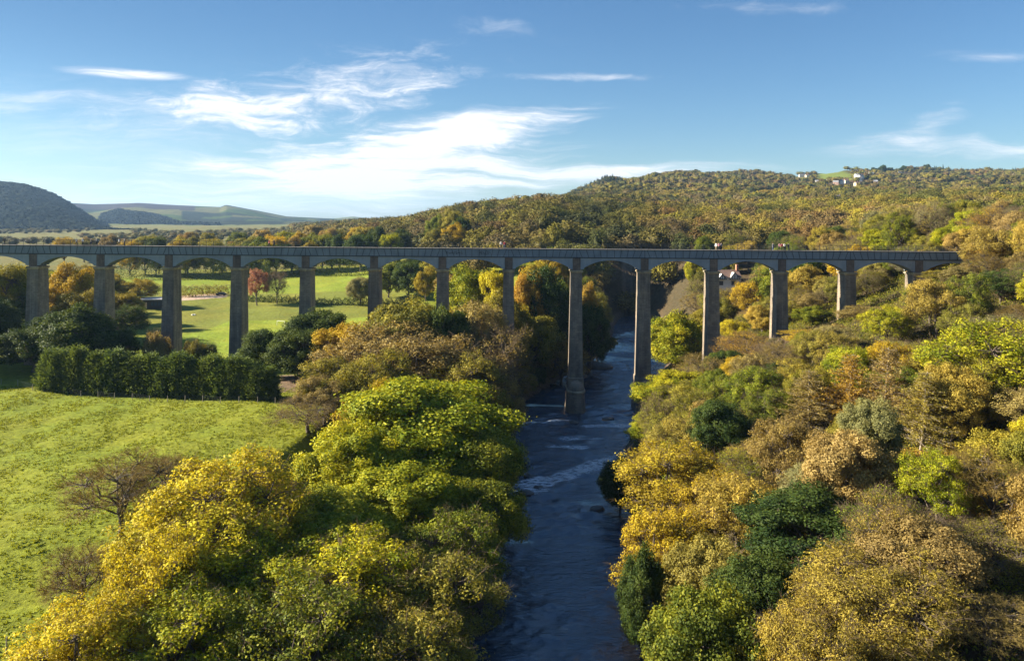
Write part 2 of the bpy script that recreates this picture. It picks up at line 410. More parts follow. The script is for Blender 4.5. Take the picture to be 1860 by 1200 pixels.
def line(y0, slope, x0, wd, xa, xb):     # foam crest along a line y = y0 + slope*(x-x0), between xa and xb
    d = t.math('SUBTRACT', Y, t.math('MULTIPLY_ADD', X, slope, y0 - slope*x0))
    k = t.math('EXPONENT', t.math('MULTIPLY', t.math('MULTIPLY', d, d), -1/wd**2))
    return t.math('MULTIPLY', k, t.math('MULTIPLY', t.ramp(X, xa-2, xa+2), t.ramp(X, xb-2, xb+2, 1, 0)))
fo = None
for args in [(167.2, .32, 0, .7, 0, 13), (157, .05, 16, .8, 11, 19), (151.5, 0, 12, .7, 8, 15), (127.5, 1.0, 2.8, 2.2, 2, 19), (131, .5, 4, 1.4, 0, 8), (167, .1, 22, 1.0, 16, 28), (126, .3, 3, 1.2, 0, 6)]:
    k = line(*args); fo = k if fo is None else t.math('MAXIMUM', fo, k)
fn = t.noise(t.mapping(pos, (.5, 2.6, 1)), 1.5, 9, .78, .6)
fmask = t.math('MULTIPLY', t.ramp(fo, .03, .6), t.ramp(fn, .46, .56), clamp=True)
fn2 = t.math('MULTIPLY', t.ramp(t.noise(t.mapping(pos, (.5, 2.2, 1)), 1.8, 8, .7, 1.0), .69, .78), t.ramp(Y, 118, 180, .25, .6))
weir = t.math('MULTIPLY', t.ramp(line(167.2, .32, 0, .45, 0, 12.5), .25, .8), t.ramp(fn, .34, .50, .3, 1.0))
fmask = t.math('MAXIMUM', t.math('MAXIMUM', weir, t.math('MULTIPLY', fmask, 1.3, clamp=True)), fn2)
t.l.new(t.mix(fmask, (.012, .030, .058), (.62, .64, .66)), b.inputs['Base Color'])
t.l.new(t.math('MULTIPLY_ADD', fmask, .6, .03), b.inputs['Roughness'])
WATER = m
rv = add('river', mesh_np('river', np.stack([WX, WY, WZ], -1).reshape(-1, 3), qw, [WATER], smooth=True))
tag(rv, 'dark blue river with broken water running under the aqueduct', kind='structure')

# ------------------------------------------------------------------ aqueduct
def stone_mat(name, base, joint=.55):
    m, t, b = mat(name)
    geo = t.new('ShaderNodeNewGeometry'); sp = t.new('ShaderNodeSeparateXYZ'); t.l.new(geo.outputs['Position'], sp.inputs[0])
    vec = t.xyz(t.math('ADD', sp.outputs[0], sp.outputs[1]), sp.outputs[2])
    br = t.new('ShaderNodeTexBrick'); t.l.new(vec, br.inputs['Vector'])
    br.inputs['Scale'].default_value = 1.0; br.inputs['Brick Width'].default_value = 1.0; br.inputs['Row Height'].default_value = .42; br.inputs['Mortar Size'].default_value = .022
    br.inputs['Color1'].default_value = (*[c*.86 for c in base], 1); br.inputs['Color2'].default_value = (*[c*1.12 for c in base], 1)
    br.inputs['Mortar'].default_value = (*[c*joint for c in base], 1); br.inputs['Bias'].default_value = -.1
    n = t.noise(t.mapping(geo.outputs['Position'], (1, 1, .35)), .8, 6, .6)
    sk = t.noise(t.mapping(geo.outputs['Position'], (1.1, 1.1, .07)), 1.0, 5, .6); sk2 = t.noise(geo.outputs['Position'], .22, 5, .6)
    sk = t.mix(t.ramp(sk2, .35, .7), t.mix(t.ramp(sk, .38, .68), (.62, .60, .58), (1.15, 1.13, 1.08)), (1.25, 1.18, 1.02))
    col = t.mix(1.0, t.mix(1.0, br.outputs['Color'], sk, 'MULTIPLY'), t.mix(t.ramp(n, .3, .72), (.72, .72, .74), (1.18, 1.12, 1.05)), 'MULTIPLY')
    t.l.new(col, b.inputs['Base Color']); b.inputs['Roughness'].default_value = .9
    bp = t.new('ShaderNodeBump'); bp.inputs['Strength'].default_value = .7; bp.inputs['Distance'].default_value = .06
    t.l.new(t.math('MULTIPLY_ADD', br.outputs['Fac'], -1.0, n), bp.inputs['Height']); t.l.new(bp.outputs[0], b.inputs['Normal'])
    return m
STONE = stone_mat('pier_stone', (.215, .183, .150)); STONE_DK = stone_mat('weathered_stone', (.16, .13, .115)); STONE_LT = stone_mat('cap_stone', (.36, .31, .22), .8)
def iron_mat(name, c, streak):
    m, t, b = mat(name); geo = t.new('ShaderNodeNewGeometry'); P = geo.outputs['Position']
    n = t.noise(t.mapping(P, (2.2, 2.2, .35)), 1.0, 6, .6); n2 = t.noise(P, .35, 4)
    col = t.mix(t.ramp(n, .4, .75), c, streak); col = t.mix(t.ramp(n2, .3, .7, 0, .5), col, tuple(x*.6 for x in c))
    t.l.new(col, b.inputs['Base Color']); b.inputs['Roughness'].default_value = .62; b.inputs['Specular IOR Level'].default_value = .4
    return m
IRON = iron_mat('trough_iron', (.165, .205, .250), (.22, .25, .28)); IRON_AR = iron_mat('arch_iron', (.235, .275, .315), (.30, .32, .34)); IRON_DK = iron_mat('seam_iron', (.040, .050, .062), (.06, .06, .06))
RAIL = plain('rail_iron', (.05, .055, .065), .6); PATHM = plain('towpath_gravel', (.20, .18, .15), .95)
S = 180/F
PIER_U = [-64, 60, 182.5, 306.5, 430, 555, 679.5, 803.5, 924, 1047.5, 1171, 1296.5, 1420.5, 1544.5, 1669.5]
PX_ = [(u-930)*S + .08 for u in PIER_U]
ORD = ['zeroth','first','second','third','fourth','fifth','sixth','seventh','eighth','ninth','tenth','eleventh','twelfth','thirteenth','fourteenth','fifteenth','sixteenth','seventeenth','eighteenth','nineteenth']
ZT, ZB, ZSP, ZCR, ZCAP0, ZCAP1 = 38.15, 36.2, 33.75, 35.62, 32.55, 33.2
YF, YB = 180.0, 183.7
aq = empty('aqueduct', (0, 182, 0), 'long cast iron canal aqueduct on tall tapering stone piers crossing the valley', 'aqueduct')
def apart(mb, name, mats, parent=None, **k):
    o = mb.obj(name, mats, aq if parent is None else parent, **k)
    if parent is None: o.location = (0, -182, 0)
    return o
for i, x in enumerate(PX_):
    zb = float(min(ground(x-2, 180), ground(x+2, 180), ground(x, 185))) - 1.2
    if i in (9, 10): zb = -1.6
    h = ZCAP0 - zb; wet = i in (9, 10)
    def half(z): d = ZCAP0 - z; return 1.24 + .0140*d, 2.12 + .020*d
    mb = MB(); yc = 181.85
    zlow = 7.9 if wet else zb
    a0, b0 = half(zlow); a1, b1 = half(ZCAP0)
    mb.frustum((x-a0, x+a0, yc-b0, yc+b0, zlow), (x-a1, x+a1, yc-b1, yc+b1, ZCAP0))
    p = apart(mb, 'pier', STONE)
    mb = MB(); mb.frustum((x-1.3, x+1.3, yc-2.16, yc+2.16, ZCAP0), (x-1.44, x+1.44, yc-2.3, yc+2.3, ZCAP0+.3)); mb.box(x-1.52, x+1.52, yc-2.38, yc+2.38, ZCAP0+.3, ZCAP0+.5); mb.box(x-1.42, x+1.42, yc-2.25, yc+2.25, ZCAP0+.5, ZCAP1)
    mb.obj('cornice', STONE_LT, p)
    MB().box(x-.9, x+.9, YF-.12, YB+.12, ZCAP1, ZB-.02).obj('pier_head', STONE_DK, p)
    if wet:
        mb = MB(); a2, b2 = a0+.22, b0+.3
        mb.frustum((x-a2, x+a2, yc-b2, yc+b2, 4.9), (x-a2+.04, x+a2-.04, yc-b2+.05, yc+b2-.05, 7.75)); mb.frustum((x-a2+.04, x+a2-.04, yc-b2+.05, yc+b2-.05, 7.75), (x-a0, x+a0, yc-b0, yc+b0, 7.9))
        mb.obj('plinth', STONE, p)
        # rounded cutwater: lower drum, band course and domed cap at both ends
        mb = MB(); n = 16
        def ring(r, z, ext=0.0, ky=1.25):
            pts = []
            for k in range(n+1):
                t_ = math.pi*k/n; pts.append((x - r*math.cos(t_), yc-b2+.3 - r*ky*math.sin(t_) - ext, z))
            for k in range(n+1):
                t_ = math.pi*k/n; pts.append((x + r*math.cos(t_), yc+b2-.3 + r*ky*math.sin(t_) + ext, z))
            return pts
        def loft(mb, rings):
            N = len(rings[0]); pts = [q for r_ in rings for q in r_]; f = []
            for j in range(len(rings)-1):
                for k in range(N): f.append((j*N+k, j*N+(k+1) % N, (j+1)*N+(k+1) % N, (j+1)*N+k))
            f.append(tuple(range(N-1, -1, -1))); f.append(tuple((len(rings)-1)*N+k for k in range(N)))
            mb.poly(pts, f)
        rr = a2 + .22
        loft(mb, [ring(rr+.35, zb), ring(rr+.16, 1.2), ring(rr, 4.5)])
        mb.obj('cutwater', STONE, p, smooth=False)
        mb = MB(); loft(mb, [ring(rr+.02, 4.5), ring(rr+.16, 4.62), ring(rr+.16, 4.95), ring(rr+.02, 5.1)]); mb.obj('band_course', STONE_LT, p)
        mb = MB(); loft(mb, [ring((rr-.12)*math.cos(q)+.02, 5.1 + 2.3*math.sin(q), 0, 1.2) for q in np.linspace(0, 1.45, 8)]); mb.obj('cutwater_cap', STONE, p)
def bay_edges():
    xs = PX_ + [PX_[-1] + 16.3]
    return list(zip(xs[:-1], xs[1:]))
BAYS = bay_edges()
BAYS = [(PX_[0]-16.2, PX_[0])] + BAYS
TOPS = [4.3, 17.4, 29.8, 42.5, 55.2]; BOTS = [9.7, 21.8, 32.6, 44.3, 55.2]
for (xa, xb) in BAYS:
    L = xb - xa; k = L/124
    # arch with spandrels, full width of the trough
    hs = L/2 - 1.72; rise = ZCR - ZSP; rad = (hs*hs + rise*rise)/(2*rise); xm = (xa+xb)/2; zc = ZCR - rad; n = 24
    arc = []
    for j in range(n+1):
        xx = -hs + 2*hs*j/n; arc.append((xm + xx, zc + math.sqrt(rad*rad - xx*xx)))
    mb = MB()
    lo = [(xa+.92, ZSP-.35), (xa+1.72, ZSP-.3)] + arc + [(xb-1.72, ZSP-.3), (xb-.92, ZSP-.35)]
    top = [(x_, ZB-.02) for x_, _ in lo]
    for y0, y1 in ((YF+.05, YF+.35), (181.2, 181.4), (182.3, 182.5), (YB-.35, YB-.05)):
        pts = [(x_, y0, z_) for x_, z_ in lo] + [(x_, y0, z_) for x_, z_ in top] + [(x_, y1, z_) for x_, z_ in lo] + [(x_, y1, z_) for x_, z_ in top]
        N = len(lo); f = []
        for j in range(N-1):
            f += [(j, j+1, N+j+1, N+j), (2*N+j+1, 2*N+j, 3*N+j, 3*N+j+1), (j+1, j, 2*N+j, 2*N+j+1), (N+j, N+j+1, 3*N+j+1, 3*N+j)]
        f += [(0, N, 3*N, 2*N), (N-1, 3*N-1, 4*N-1, 2*N-1)]
        mb.poly(pts, f)
    # soffit plates between ribs and moulded rim on the outer faces
    for j in range(2, N-3):
        (x0, z0), (x1, z1) = lo[j], lo[j+1]
        mb.poly([(x0, YF+.36, z0+.22), (x1, YF+.36, z1+.22), (x1, YB-.36, z1+.22), (x0, YB-.36, z0+.22), (x0, YF+.36, z0+.26), (x1, YF+.36, z1+.26), (x1, YB-.36, z1+.26), (x0, YB-.36, z0+.26)], [(0,1,2,3),(7,6,5,4),(0,4,5,1),(2,6,7,3)], 1)
        for ya, yb in ((YF-.03, YF+.05), (YB-.05, YB+.03)):
            mb.poly([(x0, ya, z0-.02), (x1, ya, z1-.02), (x1, ya, z1+.2), (x0, ya, z0+.2), (x0, yb, z0-.02), (x1, yb, z1-.02), (x1, yb, z1+.2), (x0, yb, z0+.2)], [(0,1,2,3),(7,6,5,4),(0,4,5,1),(3,2,6,7)])
    for fr in (.12, .2, .3, .7, .8, .88):          # faint plate seams on the spandrel
        xx = xa + fr*L; dx = (fr-.5)*1.3
        z0 = zc + math.sqrt(max(rad*rad - min(abs(xx+dx*.0-xm), hs)**2, 0)) + .22
        if z0 < ZB-.3: mb.poly([(xx-.03+dx*.35*0, YF+.03, ZB-.06), (xx+.03, YF+.03, ZB-.06), (xx+.03, YF+.03, z0), (xx-.03, YF+.03, z0), (xx-.03, YF+.06, ZB-.06), (xx+.03, YF+.06, ZB-.06), (xx+.03, YF+.06, z0), (xx-.03, YF+.06, z0)], [(3,2,1,0),(0,4,7,3),(1,2,6,5)])
    apart(mb, 'arch', [IRON_AR, IRON_DK])
    # trough: side plates, floor, flanges
    mb = MB()
    mb.box(xa, xb, YF, YF+.06, ZB, ZT-.12); mb.box(xa, xb, YB-.06, YB, ZB, ZT-.12); mb.box(xa, xb, YF+.06, YB-.06, ZB+.02, ZB+.1)
    tr = apart(mb, 'trough', [IRON])
    mb = MB()
    for y0, y1 in ((YF-.14, YF+.1), (YB-.1, YB+.14)):
        mb.box(xa, xb, y0, y1, ZT-.12, ZT+.02); mb.box(xa, xb, y0+.02, y1-.02, ZB-.12, ZB+.1)
    W = .052
    sl = [(0, 0)] + list(zip(TOPS, BOTS)) + [(124-a_, 124-b_) for a_, b_ in zip(TOPS, BOTS)]
    for a_, b_ in sl:
        xt, xo = xa + a_*k, xa + b_*k
        for y0, y1, o in ((YF-.075, YF-.004, 1), (YB+.004, YB+.075, 1)):
            z0, z1 = ZB+.1, ZT-.12
            mb.poly([(xo-W, y0, z0), (xo+W, y0, z0), (xt+W, y0, z1), (xt-W, y0, z1), (xo-W, y1, z0), (xo+W, y1, z0), (xt+W, y1, z1), (xt-W, y1, z1)], [(0,1,2,3),(7,6,5,4),(0,3,7,4),(1,5,6,2)])
    fl = mb.obj('flange', IRON_DK, tr)
    MB().box(xa, xb, YF+.08, YF+1.75, ZT-.02, ZT+.06).obj('towpath', PATHM, tr)
    # railing: posts, rails and thin balusters
    mb = MB(); yr = YF + .12; zr = ZT + 1.32
    mb.box(xa, xb, yr-.03, yr+.03, zr, zr+.07); mb.box(xa, xb, yr-.015, yr+.015, ZT+.2, ZT+.24)
    npost = 10
    for j in range(npost): xx = xa + (j+.5)*L/npost; mb.box(xx-.03, xx+.03, yr-.03, yr+.03, ZT+.07, zr)
    nb = 60
    for j in range(nb): xx = xa + (j+.25)*L/nb; mb.box(xx-.011, xx+.011, yr-.011, yr+.011, ZT+.24, zr)
    apart(mb, 'railing', RAIL)
mb = MB(); mb.box(PX_[-1]+16.35, PX_[-1]+40, 179.4, 184.3, 20, ZT-.05); apart(mb, 'abutment', STONE_DK)
# graffiti scribble on the trough plates between the sixth and eighth piers
mb = MB(); rs = random.Random(3)
for u0, u1 in ((812, 838), (870, 889)):
    xx = (u0-930)*S; end = (u1-930)*S
    while xx < end:
        pts = [(xx + rs.uniform(-.15, .35), YF-.012, 36.75 + rs.uniform(0, .85)) for _ in range(4)]
        for p0, p1 in zip(pts[:-1], pts[1:]): mb.tube(p0, p1, .035, n=4)
        mb.tube(pts[-1], (xx+.6, YF-.012, 37.1), .03, n=4)
        xx += .55
o = apart(mb, 'painted_scribble', plain('dark_paint', (.018, .02, .026), .6)); o['label'] = 'dark illegible graffiti scrawl'
cw = MB(); cw.box(BAYS[0][0], PX_[-1]+16, YF+.07, YB-.07, ZB+.3, ZT-.35).obj('canal_water', WATER); tag(bpy.data.objects['canal_water'], 'canal water carried in the iron trough', kind='structure')

# ------------------------------------------------------------------ plant generators
def norm(a): return a/np.maximum(np.linalg.norm(a, axis=-1, keepdims=True), 1e-9)
def leaf_quads(c, hint, size, r, aspect=.62, rnd=.75, up=.3, along=None):
    n = norm(hint + r.normal(0, rnd, c.shape)*.6 + np.array((0, 0, up)))
    t_ = norm(np.cross(n, r.normal(0, 1, c.shape))) if along is None else norm(along + r.normal(0, .25, c.shape))
    bb = norm(np.cross(n, t_)); s = (size*r.uniform(.65, 1.35, (len(c), 1)))
    drop = np.cross(bb, t_)*s*.12
    v = np.stack([c - t_*s*.5, c + bb*s*.5*aspect - drop, c + t_*s*.5, c - bb*s*.5*aspect - drop], 1).reshape(-1, 3)
    return v, np.arange(len(c)*4).reshape(-1, 4)
def seg_mesh(segs, n=4):
    """segs: list of (p0,p1,r0,r1) -> tapered prisms"""
    P0 = np.array([s[0] for s in segs], float); P1 = np.array([s[1] for s in segs], float); r0 = np.array([s[2] for s in segs]); r1 = np.array([s[3] for s in segs])
    d = norm(P1-P0); a_ = norm(np.cross(d, np.where(np.abs(d[:, 2:3]) > .9, np.array((1., 0, 0)), np.array((0, 0, 1.))))); b_ = np.cross(d, a_)
    th = 2*np.pi*np.arange(n)/n
    rg = a_[:, None]*np.cos(th)[None, :, None] + b_[:, None]*np.sin(th)[None, :, None]
    v = np.concatenate([P0[:, None] + rg*r0[:, None, None], P1[:, None] + rg*r1[:, None, None]], 1).reshape(-1, 3)
    k = np.arange(n); base = np.stack([k, (k+1) % n, (k+1) % n + n, k + n], -1)
    f = (base[None] + (np.arange(len(segs))*2*n)[:, None, None]).reshape(-1, 4)
    return v, f
def bend(r, p0, p1, r0, r1, k=3, amp=.08):
    p0 = np.array(p0, float); p1 = np.array(p1, float); L = np.linalg.norm(p1-p0); pts = [p0]
    for j in range(1, k): pts.append(p0 + (p1-p0)*j/k + r.normal(0, amp*L/k*1.6, 3))
    pts.append(p1); rs_ = np.linspace(r0, r1, k+1)
    return [(pts[j], pts[j+1], rs_[j], rs_[j+1]) for j in range(k)]
PROTO = {}
def crown_points(r, Rr, Hc, zb, nl, per, spread=.55, cut=.5):
    """lobes and clump centres of an irregular broad crown"""
    cz = zb + Hc*.5; lobes = [(np.array((0, 0, cz + Hc*.08)), .5*Rr, r.uniform(-1, 1))]
    for k in range(nl):
        zz = -0.62 + 1.58*((k + .5)/nl); zz = min(max(zz + r.uniform(-.12, .12), -.75), .97); az = k*2.39996 + r.uniform(-.35, .35); q = math.sqrt(1-zz*zz)
        f = spread*r.uniform(.82, 1.2)
        c = np.array((math.cos(az)*q*Rr*f*1.05, math.sin(az)*q*Rr*f*1.05, cz + zz*Hc*.5*f*1.05)); lobes.append((c, Rr*r.uniform(.33, .5), r.uniform(-1, 1)))
    cl = []
    for li, (c, lr, lv) in enumerate(lobes):
        d = norm(r.normal(0, 1, (per, 3)) + norm(c - np.array((0, 0, cz)))*.55 + np.array((0, 0, .2)))
        for dd in d:
            p = c + dd*lr*(r.uniform(.66, 1.06) if r.random() < .87 else r.uniform(1.05, 1.3))*np.array((1, 1, .9))
            e = (p - np.array((0, 0, cz)))/np.array((Rr, Rr, Hc*.5))
            if np.linalg.norm(e) > cut and p[2] > zb*.55: cl.append((p, li, lv))
    return lobes, cl, cz
DENS = 1.7
def make_broad(key, seed, Rr=5., H=12., zb=2.6, nl=12, per=24, leaves=90, lsize=.30, crad=(.6, 1.05), twigs=0, cut=.5, bark=None, spread=.55, aspect=.62):
    r = np.random.default_rng(seed); Hc = H - zb
    lobes, cl, cz = crown_points(r, Rr, Hc, zb, nl, per, spread, cut)
    V = []; LV = []; zmax = max(p[2] for p, _, _ in cl)
    for p, li, lv in cl:
        rad = r.uniform(*crad); n = int(leaves*DENS*(rad/np.mean(crad))**2*r.uniform(.7, 1.2))
        off = norm(r.normal(0, 1, (n, 3)))*np.cbrt(r.uniform(.08, 1, (n, 1)))*np.where(r.random((n, 1)) < .09, r.uniform(1, 1.6, (n, 1)), 1)*rad*np.array((1, 1, .85))
        cv = r.normal(0, .16)
        out = norm(p - np.array((0, 0, cz - Hc*.15)))
        v, _ = leaf_quads(p + off, norm(off)*.95 + out*.45, lsize, r, aspect, .95, .1)
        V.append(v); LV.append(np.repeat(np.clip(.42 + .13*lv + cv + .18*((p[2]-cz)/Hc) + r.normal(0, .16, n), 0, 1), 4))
    V = np.concatenate(V); LV = np.concatenate(LV)
    segs = bend(r, (0, 0, -.8), (r.normal(0, .2), r.normal(0, .2), zb), .36, .25, 3, .05); top = segs[-1][1]; ends = []
    segs += bend(r, top, lobes[0][0], .24, .08, 4, .08)
    for c, lr, lv in lobes[1:]:
        st = top + (lobes[0][0]-top)*r.uniform(0, .6); segs += bend(r, st, c, .14, .055, 4, .12)
    tw = []
    for p, li, lv in cl:
        segs += bend(r, lobes[li][0] + r.normal(0, .1, 3), p, .05, .018, 2, .12)
        for _ in range(twigs):
            d = norm(r.normal(0, 1, 3) + norm(p - lobes[li][0])*1.1 + np.array((0, 0, .35))); L = r.uniform(.6, 1.5)
            q = p + d*L; tw.append((p, q, .016, .006))
            for _ in range(3):
                s = p + (q-p)*r.uniform(.2, .9); tw.append((s, s + norm(d + r.normal(0, .6, 3))*L*r.uniform(.3, .6), .010, .004))
    tv, tf = seg_mesh(segs, 5)
    trunk = mesh_np('trunk', tv, tf, [bark or BARK], smooth=True)
    parts = [V]; faces = [np.arange(len(V)).reshape(-1, 4)]; 
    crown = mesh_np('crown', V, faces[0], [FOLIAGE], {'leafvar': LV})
    tm = None
    if tw:
        a_, f_ = seg_mesh(tw, 3); tm = mesh_np('twigs', a_, f_, [FOLIAGE], {'leafvar': np.repeat(r.uniform(0, 1, len(tw)), 6)})
    PROTO.setdefault(key, []).append(dict(V=V, LV=LV, crown=crown, trunk=trunk, twigs=tm, R=Rr*.97, H=float(V[:, 2].max() if leaves > 8 else zmax+.8)))
def make_larch(key, seed, H=15., Rr=3.6):
    r = np.random.default_rng(seed); segs = bend(r, (0, 0, -.8), (r.normal(0, .2), r.normal(0, .2), H), .15, .025, 8, .01); C_ = []; A = []; br = []
    n = 150
    for k in range(n):
        f = .14 + .84*k/n; z = H*f; az = k*2.39996 + r.uniform(-.4, .4); L = Rr*(1-f**1.8)**.8*r.uniform(.45, 1.2) + .4
        if f < .3 and r.random() < .35: L *= .6
        d = np.array((math.cos(az), math.sin(az), r.uniform(-.12, .5))); p0 = np.array((0, 0, z)); p1 = p0 + d*L
        br += bend(r, p0, p1, .03, .008, 3, .06)
        m_ = int(52*L/1.8); 
        if f < .28: m_ = int(m_*.35)
        tt = r.uniform(.15, 1.02, m_); side = np.stack([-d[1]*np.ones(m_), d[0]*np.ones(m_), np.zeros(m_)], -1)*r.normal(0, .22*L/2, (m_, 1))
        pts = p0 + d*L*tt[:, None] + side*(1.1-tt[:, None]) + r.normal(0, .2, (m_, 3)) + np.array((0, 0, -.10))*r.random((m_, 1))
        C_.append(pts); A.append(np.repeat(d[None], m_, 0))
        for _ in range(4):
            s = p0 + d*L*r.uniform(.3, .95); br.append((s, s + norm(d*.6 + r.normal(0, .6, 3)*np.array((1, 1, .3)))*L*.28, .01, .004))
    c = np.concatenate(C_); al = np.concatenate(A)
    v, f = leaf_quads(c, np.repeat(np.array([[0, 0, .8]]), len(c), 0), .26, r, .5, .8, .3, al + r.normal(0, .7, al.shape))
    tv, tf = seg_mesh(segs + br, 4)
    PROTO.setdefault(key, []).append(dict(crown=mesh_np('crown', v, f, [FOLIAGE], {'leafvar': np.repeat(np.clip(r.normal(.5, .25, len(c)), 0, 1), 4)}),
        trunk=mesh_np('trunk', tv, tf, [BARK_PALE], smooth=True), twigs=None, R=Rr, H=H))
def make_conifer(key, seed, H=8.5, Rr=2.5, point=.5, n=130, per=88):
    r = np.random.default_rng(seed); C_ = []; O = []; LV = []
    for k in range(n):
        f = (k+.5)/n; z = H*(.04 + .95*f); az = k*2.39996 + r.uniform(-.3, .3); rad = Rr*(1 - max(f-.15, 0)**(1/point)*.96)*r.uniform(.6, 1.15)
        p = np.array((math.cos(az)*rad*.8, math.sin(az)*rad*.8, z)); out = np.array((math.cos(az), math.sin(az), .75))
        o = r.normal(0, 1, (per, 3))*np.array((.34, .34, .55)) + out*r.uniform(-.3, .75, (per, 1))*r.uniform(.6, 1.3)
        C_.append(p + o); O.append(out + r.normal(0, .3, (per, 3))); LV.append(np.clip(.35 + r.normal(0, .15) + .3*np.linalg.norm(o, axis=1)/1.2 + r.normal(0, .12, per), 0, 1))
    c = np.concatenate(C_); o = np.concatenate(O)
    v, f = leaf_quads(c, r.normal(0, 1, c.shape), .46, r, .32, .9, .1, o)
    tv, tf = seg_mesh(bend(r, (0, 0, -.6), (0, 0, H*.9), .2, .03, 4, .02), 5)
    PROTO.setdefault(key, []).append(dict(crown=mesh_np('crown', v, f, [FOLIAGE], {'leafvar': np.repeat(np.concatenate(LV), 4)}), trunk=mesh_np('trunk', tv, tf, [BARK]), twigs=None, R=Rr, H=float(np.percentile(v[:, 2], 99.5))))
for s in range(4): make_broad('broad', 10+s, nl=11+s, per=26, leaves=105, H=11.5 + s*.5, lsize=.225)
for s in range(3): make_broad('low', 20+s, nl=13, zb=.6, per=24, leaves=90, H=11.5, lsize=.24)
for s in range(3): make_broad('loose', 30+s, nl=12, per=20, leaves=64, lsize=.21, H=12, crad=(.5, 1.0), cut=.42, twigs=2, spread=.62)
for s in range(3): make_broad('sparse', 40+s, nl=12, per=18, leaves=26, lsize=.18, H=12, crad=(.6, 1.2), cut=.35, twigs=6, spread=.62)
for s in range(3): make_broad('bare', 50+s, nl=13, per=14, leaves=3, lsize=.2, H=11, crad=(.7, 1.3), cut=.3, twigs=13, spread=.68)
for s in range(2): make_broad('willow', 60+s, nl=14, per=26, leaves=80, lsize=.21, H=11, zb=1.2, crad=(.6, 1.2), cut=.45, twigs=4, spread=.6, aspect=.34)
for s in range(2): make_broad('shrub', 70+s, Rr=3., H=4., zb=.5, nl=9, per=16, leaves=60, lsize=.2, crad=(.45, .8), cut=.4, twigs=3)
for s in range(3): make_larch('larch', 80+s)
for s in range(3): make_conifer('conifer', 90+s)

TREES = []   # x, y, radius of every tree placed
def put_tree(kind, x, y, top=None, rad=5, pal='green', label='', group=None, name='tree', H=None, jit=.12, zoff=0):
    P = PROTO[kind]; p = P[random.randrange(len(P))]
    z = float(ground(x, y)) - .1 + zoff
    if H is None: H = max(top - z, 2.0)
    sxy = rad/p['R']; sz = H/p['H']
    root = empty(name, (x, y, z), label, 'tree' if kind != 'shrub' else 'shrub', group)
    root.rotation_euler = (0, 0, random.uniform(0, 6.28)); root.scale = (sxy, sxy, sz)
    if kind in ('larch', 'bare', 'sparse'): root.rotation_euler = (random.uniform(-.06, .06), random.uniform(-.06, .06), root.rotation_euler[2])
    tr = add('trunk', p['trunk'], root)
    cr = add('crown', p['crown'], root)
    j = [1 + random.uniform(-jit, jit) for _ in range(3)]; k = 1 + random.uniform(-jit, jit)
    f3 = (j[0]*k, (1+(j[0]-1)*.5)*k, j[2]*k)
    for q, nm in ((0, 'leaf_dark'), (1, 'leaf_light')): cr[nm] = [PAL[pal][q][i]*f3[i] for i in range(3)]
    if p['twigs'] is not None:
        tw = add('twigs', p['twigs'], root); tp = pal if kind == 'bare' and pal in ('twig', 'tan', 'brown') else 'twig'
        for q, nm in ((0, 'leaf_dark'), (1, 'leaf_light')): tw[nm] = list(PAL[tp][q])
    TREES.append((x, y, rad)); return root
NAMEK = {'low': 'broadleaf_tree', 'broad': 'broadleaf_tree', 'loose': 'broadleaf_tree', 'sparse': 'thinning_tree', 'bare': 'bare_tree', 'willow': 'willow_tree', 'shrub': 'shrub', 'larch': 'larch_tree', 'conifer': 'conifer_tree'}
def hand(kind, u, v, w, d, pal, label, group):
    p = at(u, v, d); z = float(ground(p[0], d))
    if p[2] - z < 3: print('LOW', label, round(p[2]-z, 1))
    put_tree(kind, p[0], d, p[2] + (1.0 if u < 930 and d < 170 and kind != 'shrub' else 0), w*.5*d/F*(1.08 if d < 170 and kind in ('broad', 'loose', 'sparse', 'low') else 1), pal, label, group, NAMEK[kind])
GL, GR, GM = 'trees on the near left river bank', 'trees on the near right slope', 'trees around the pier feet'
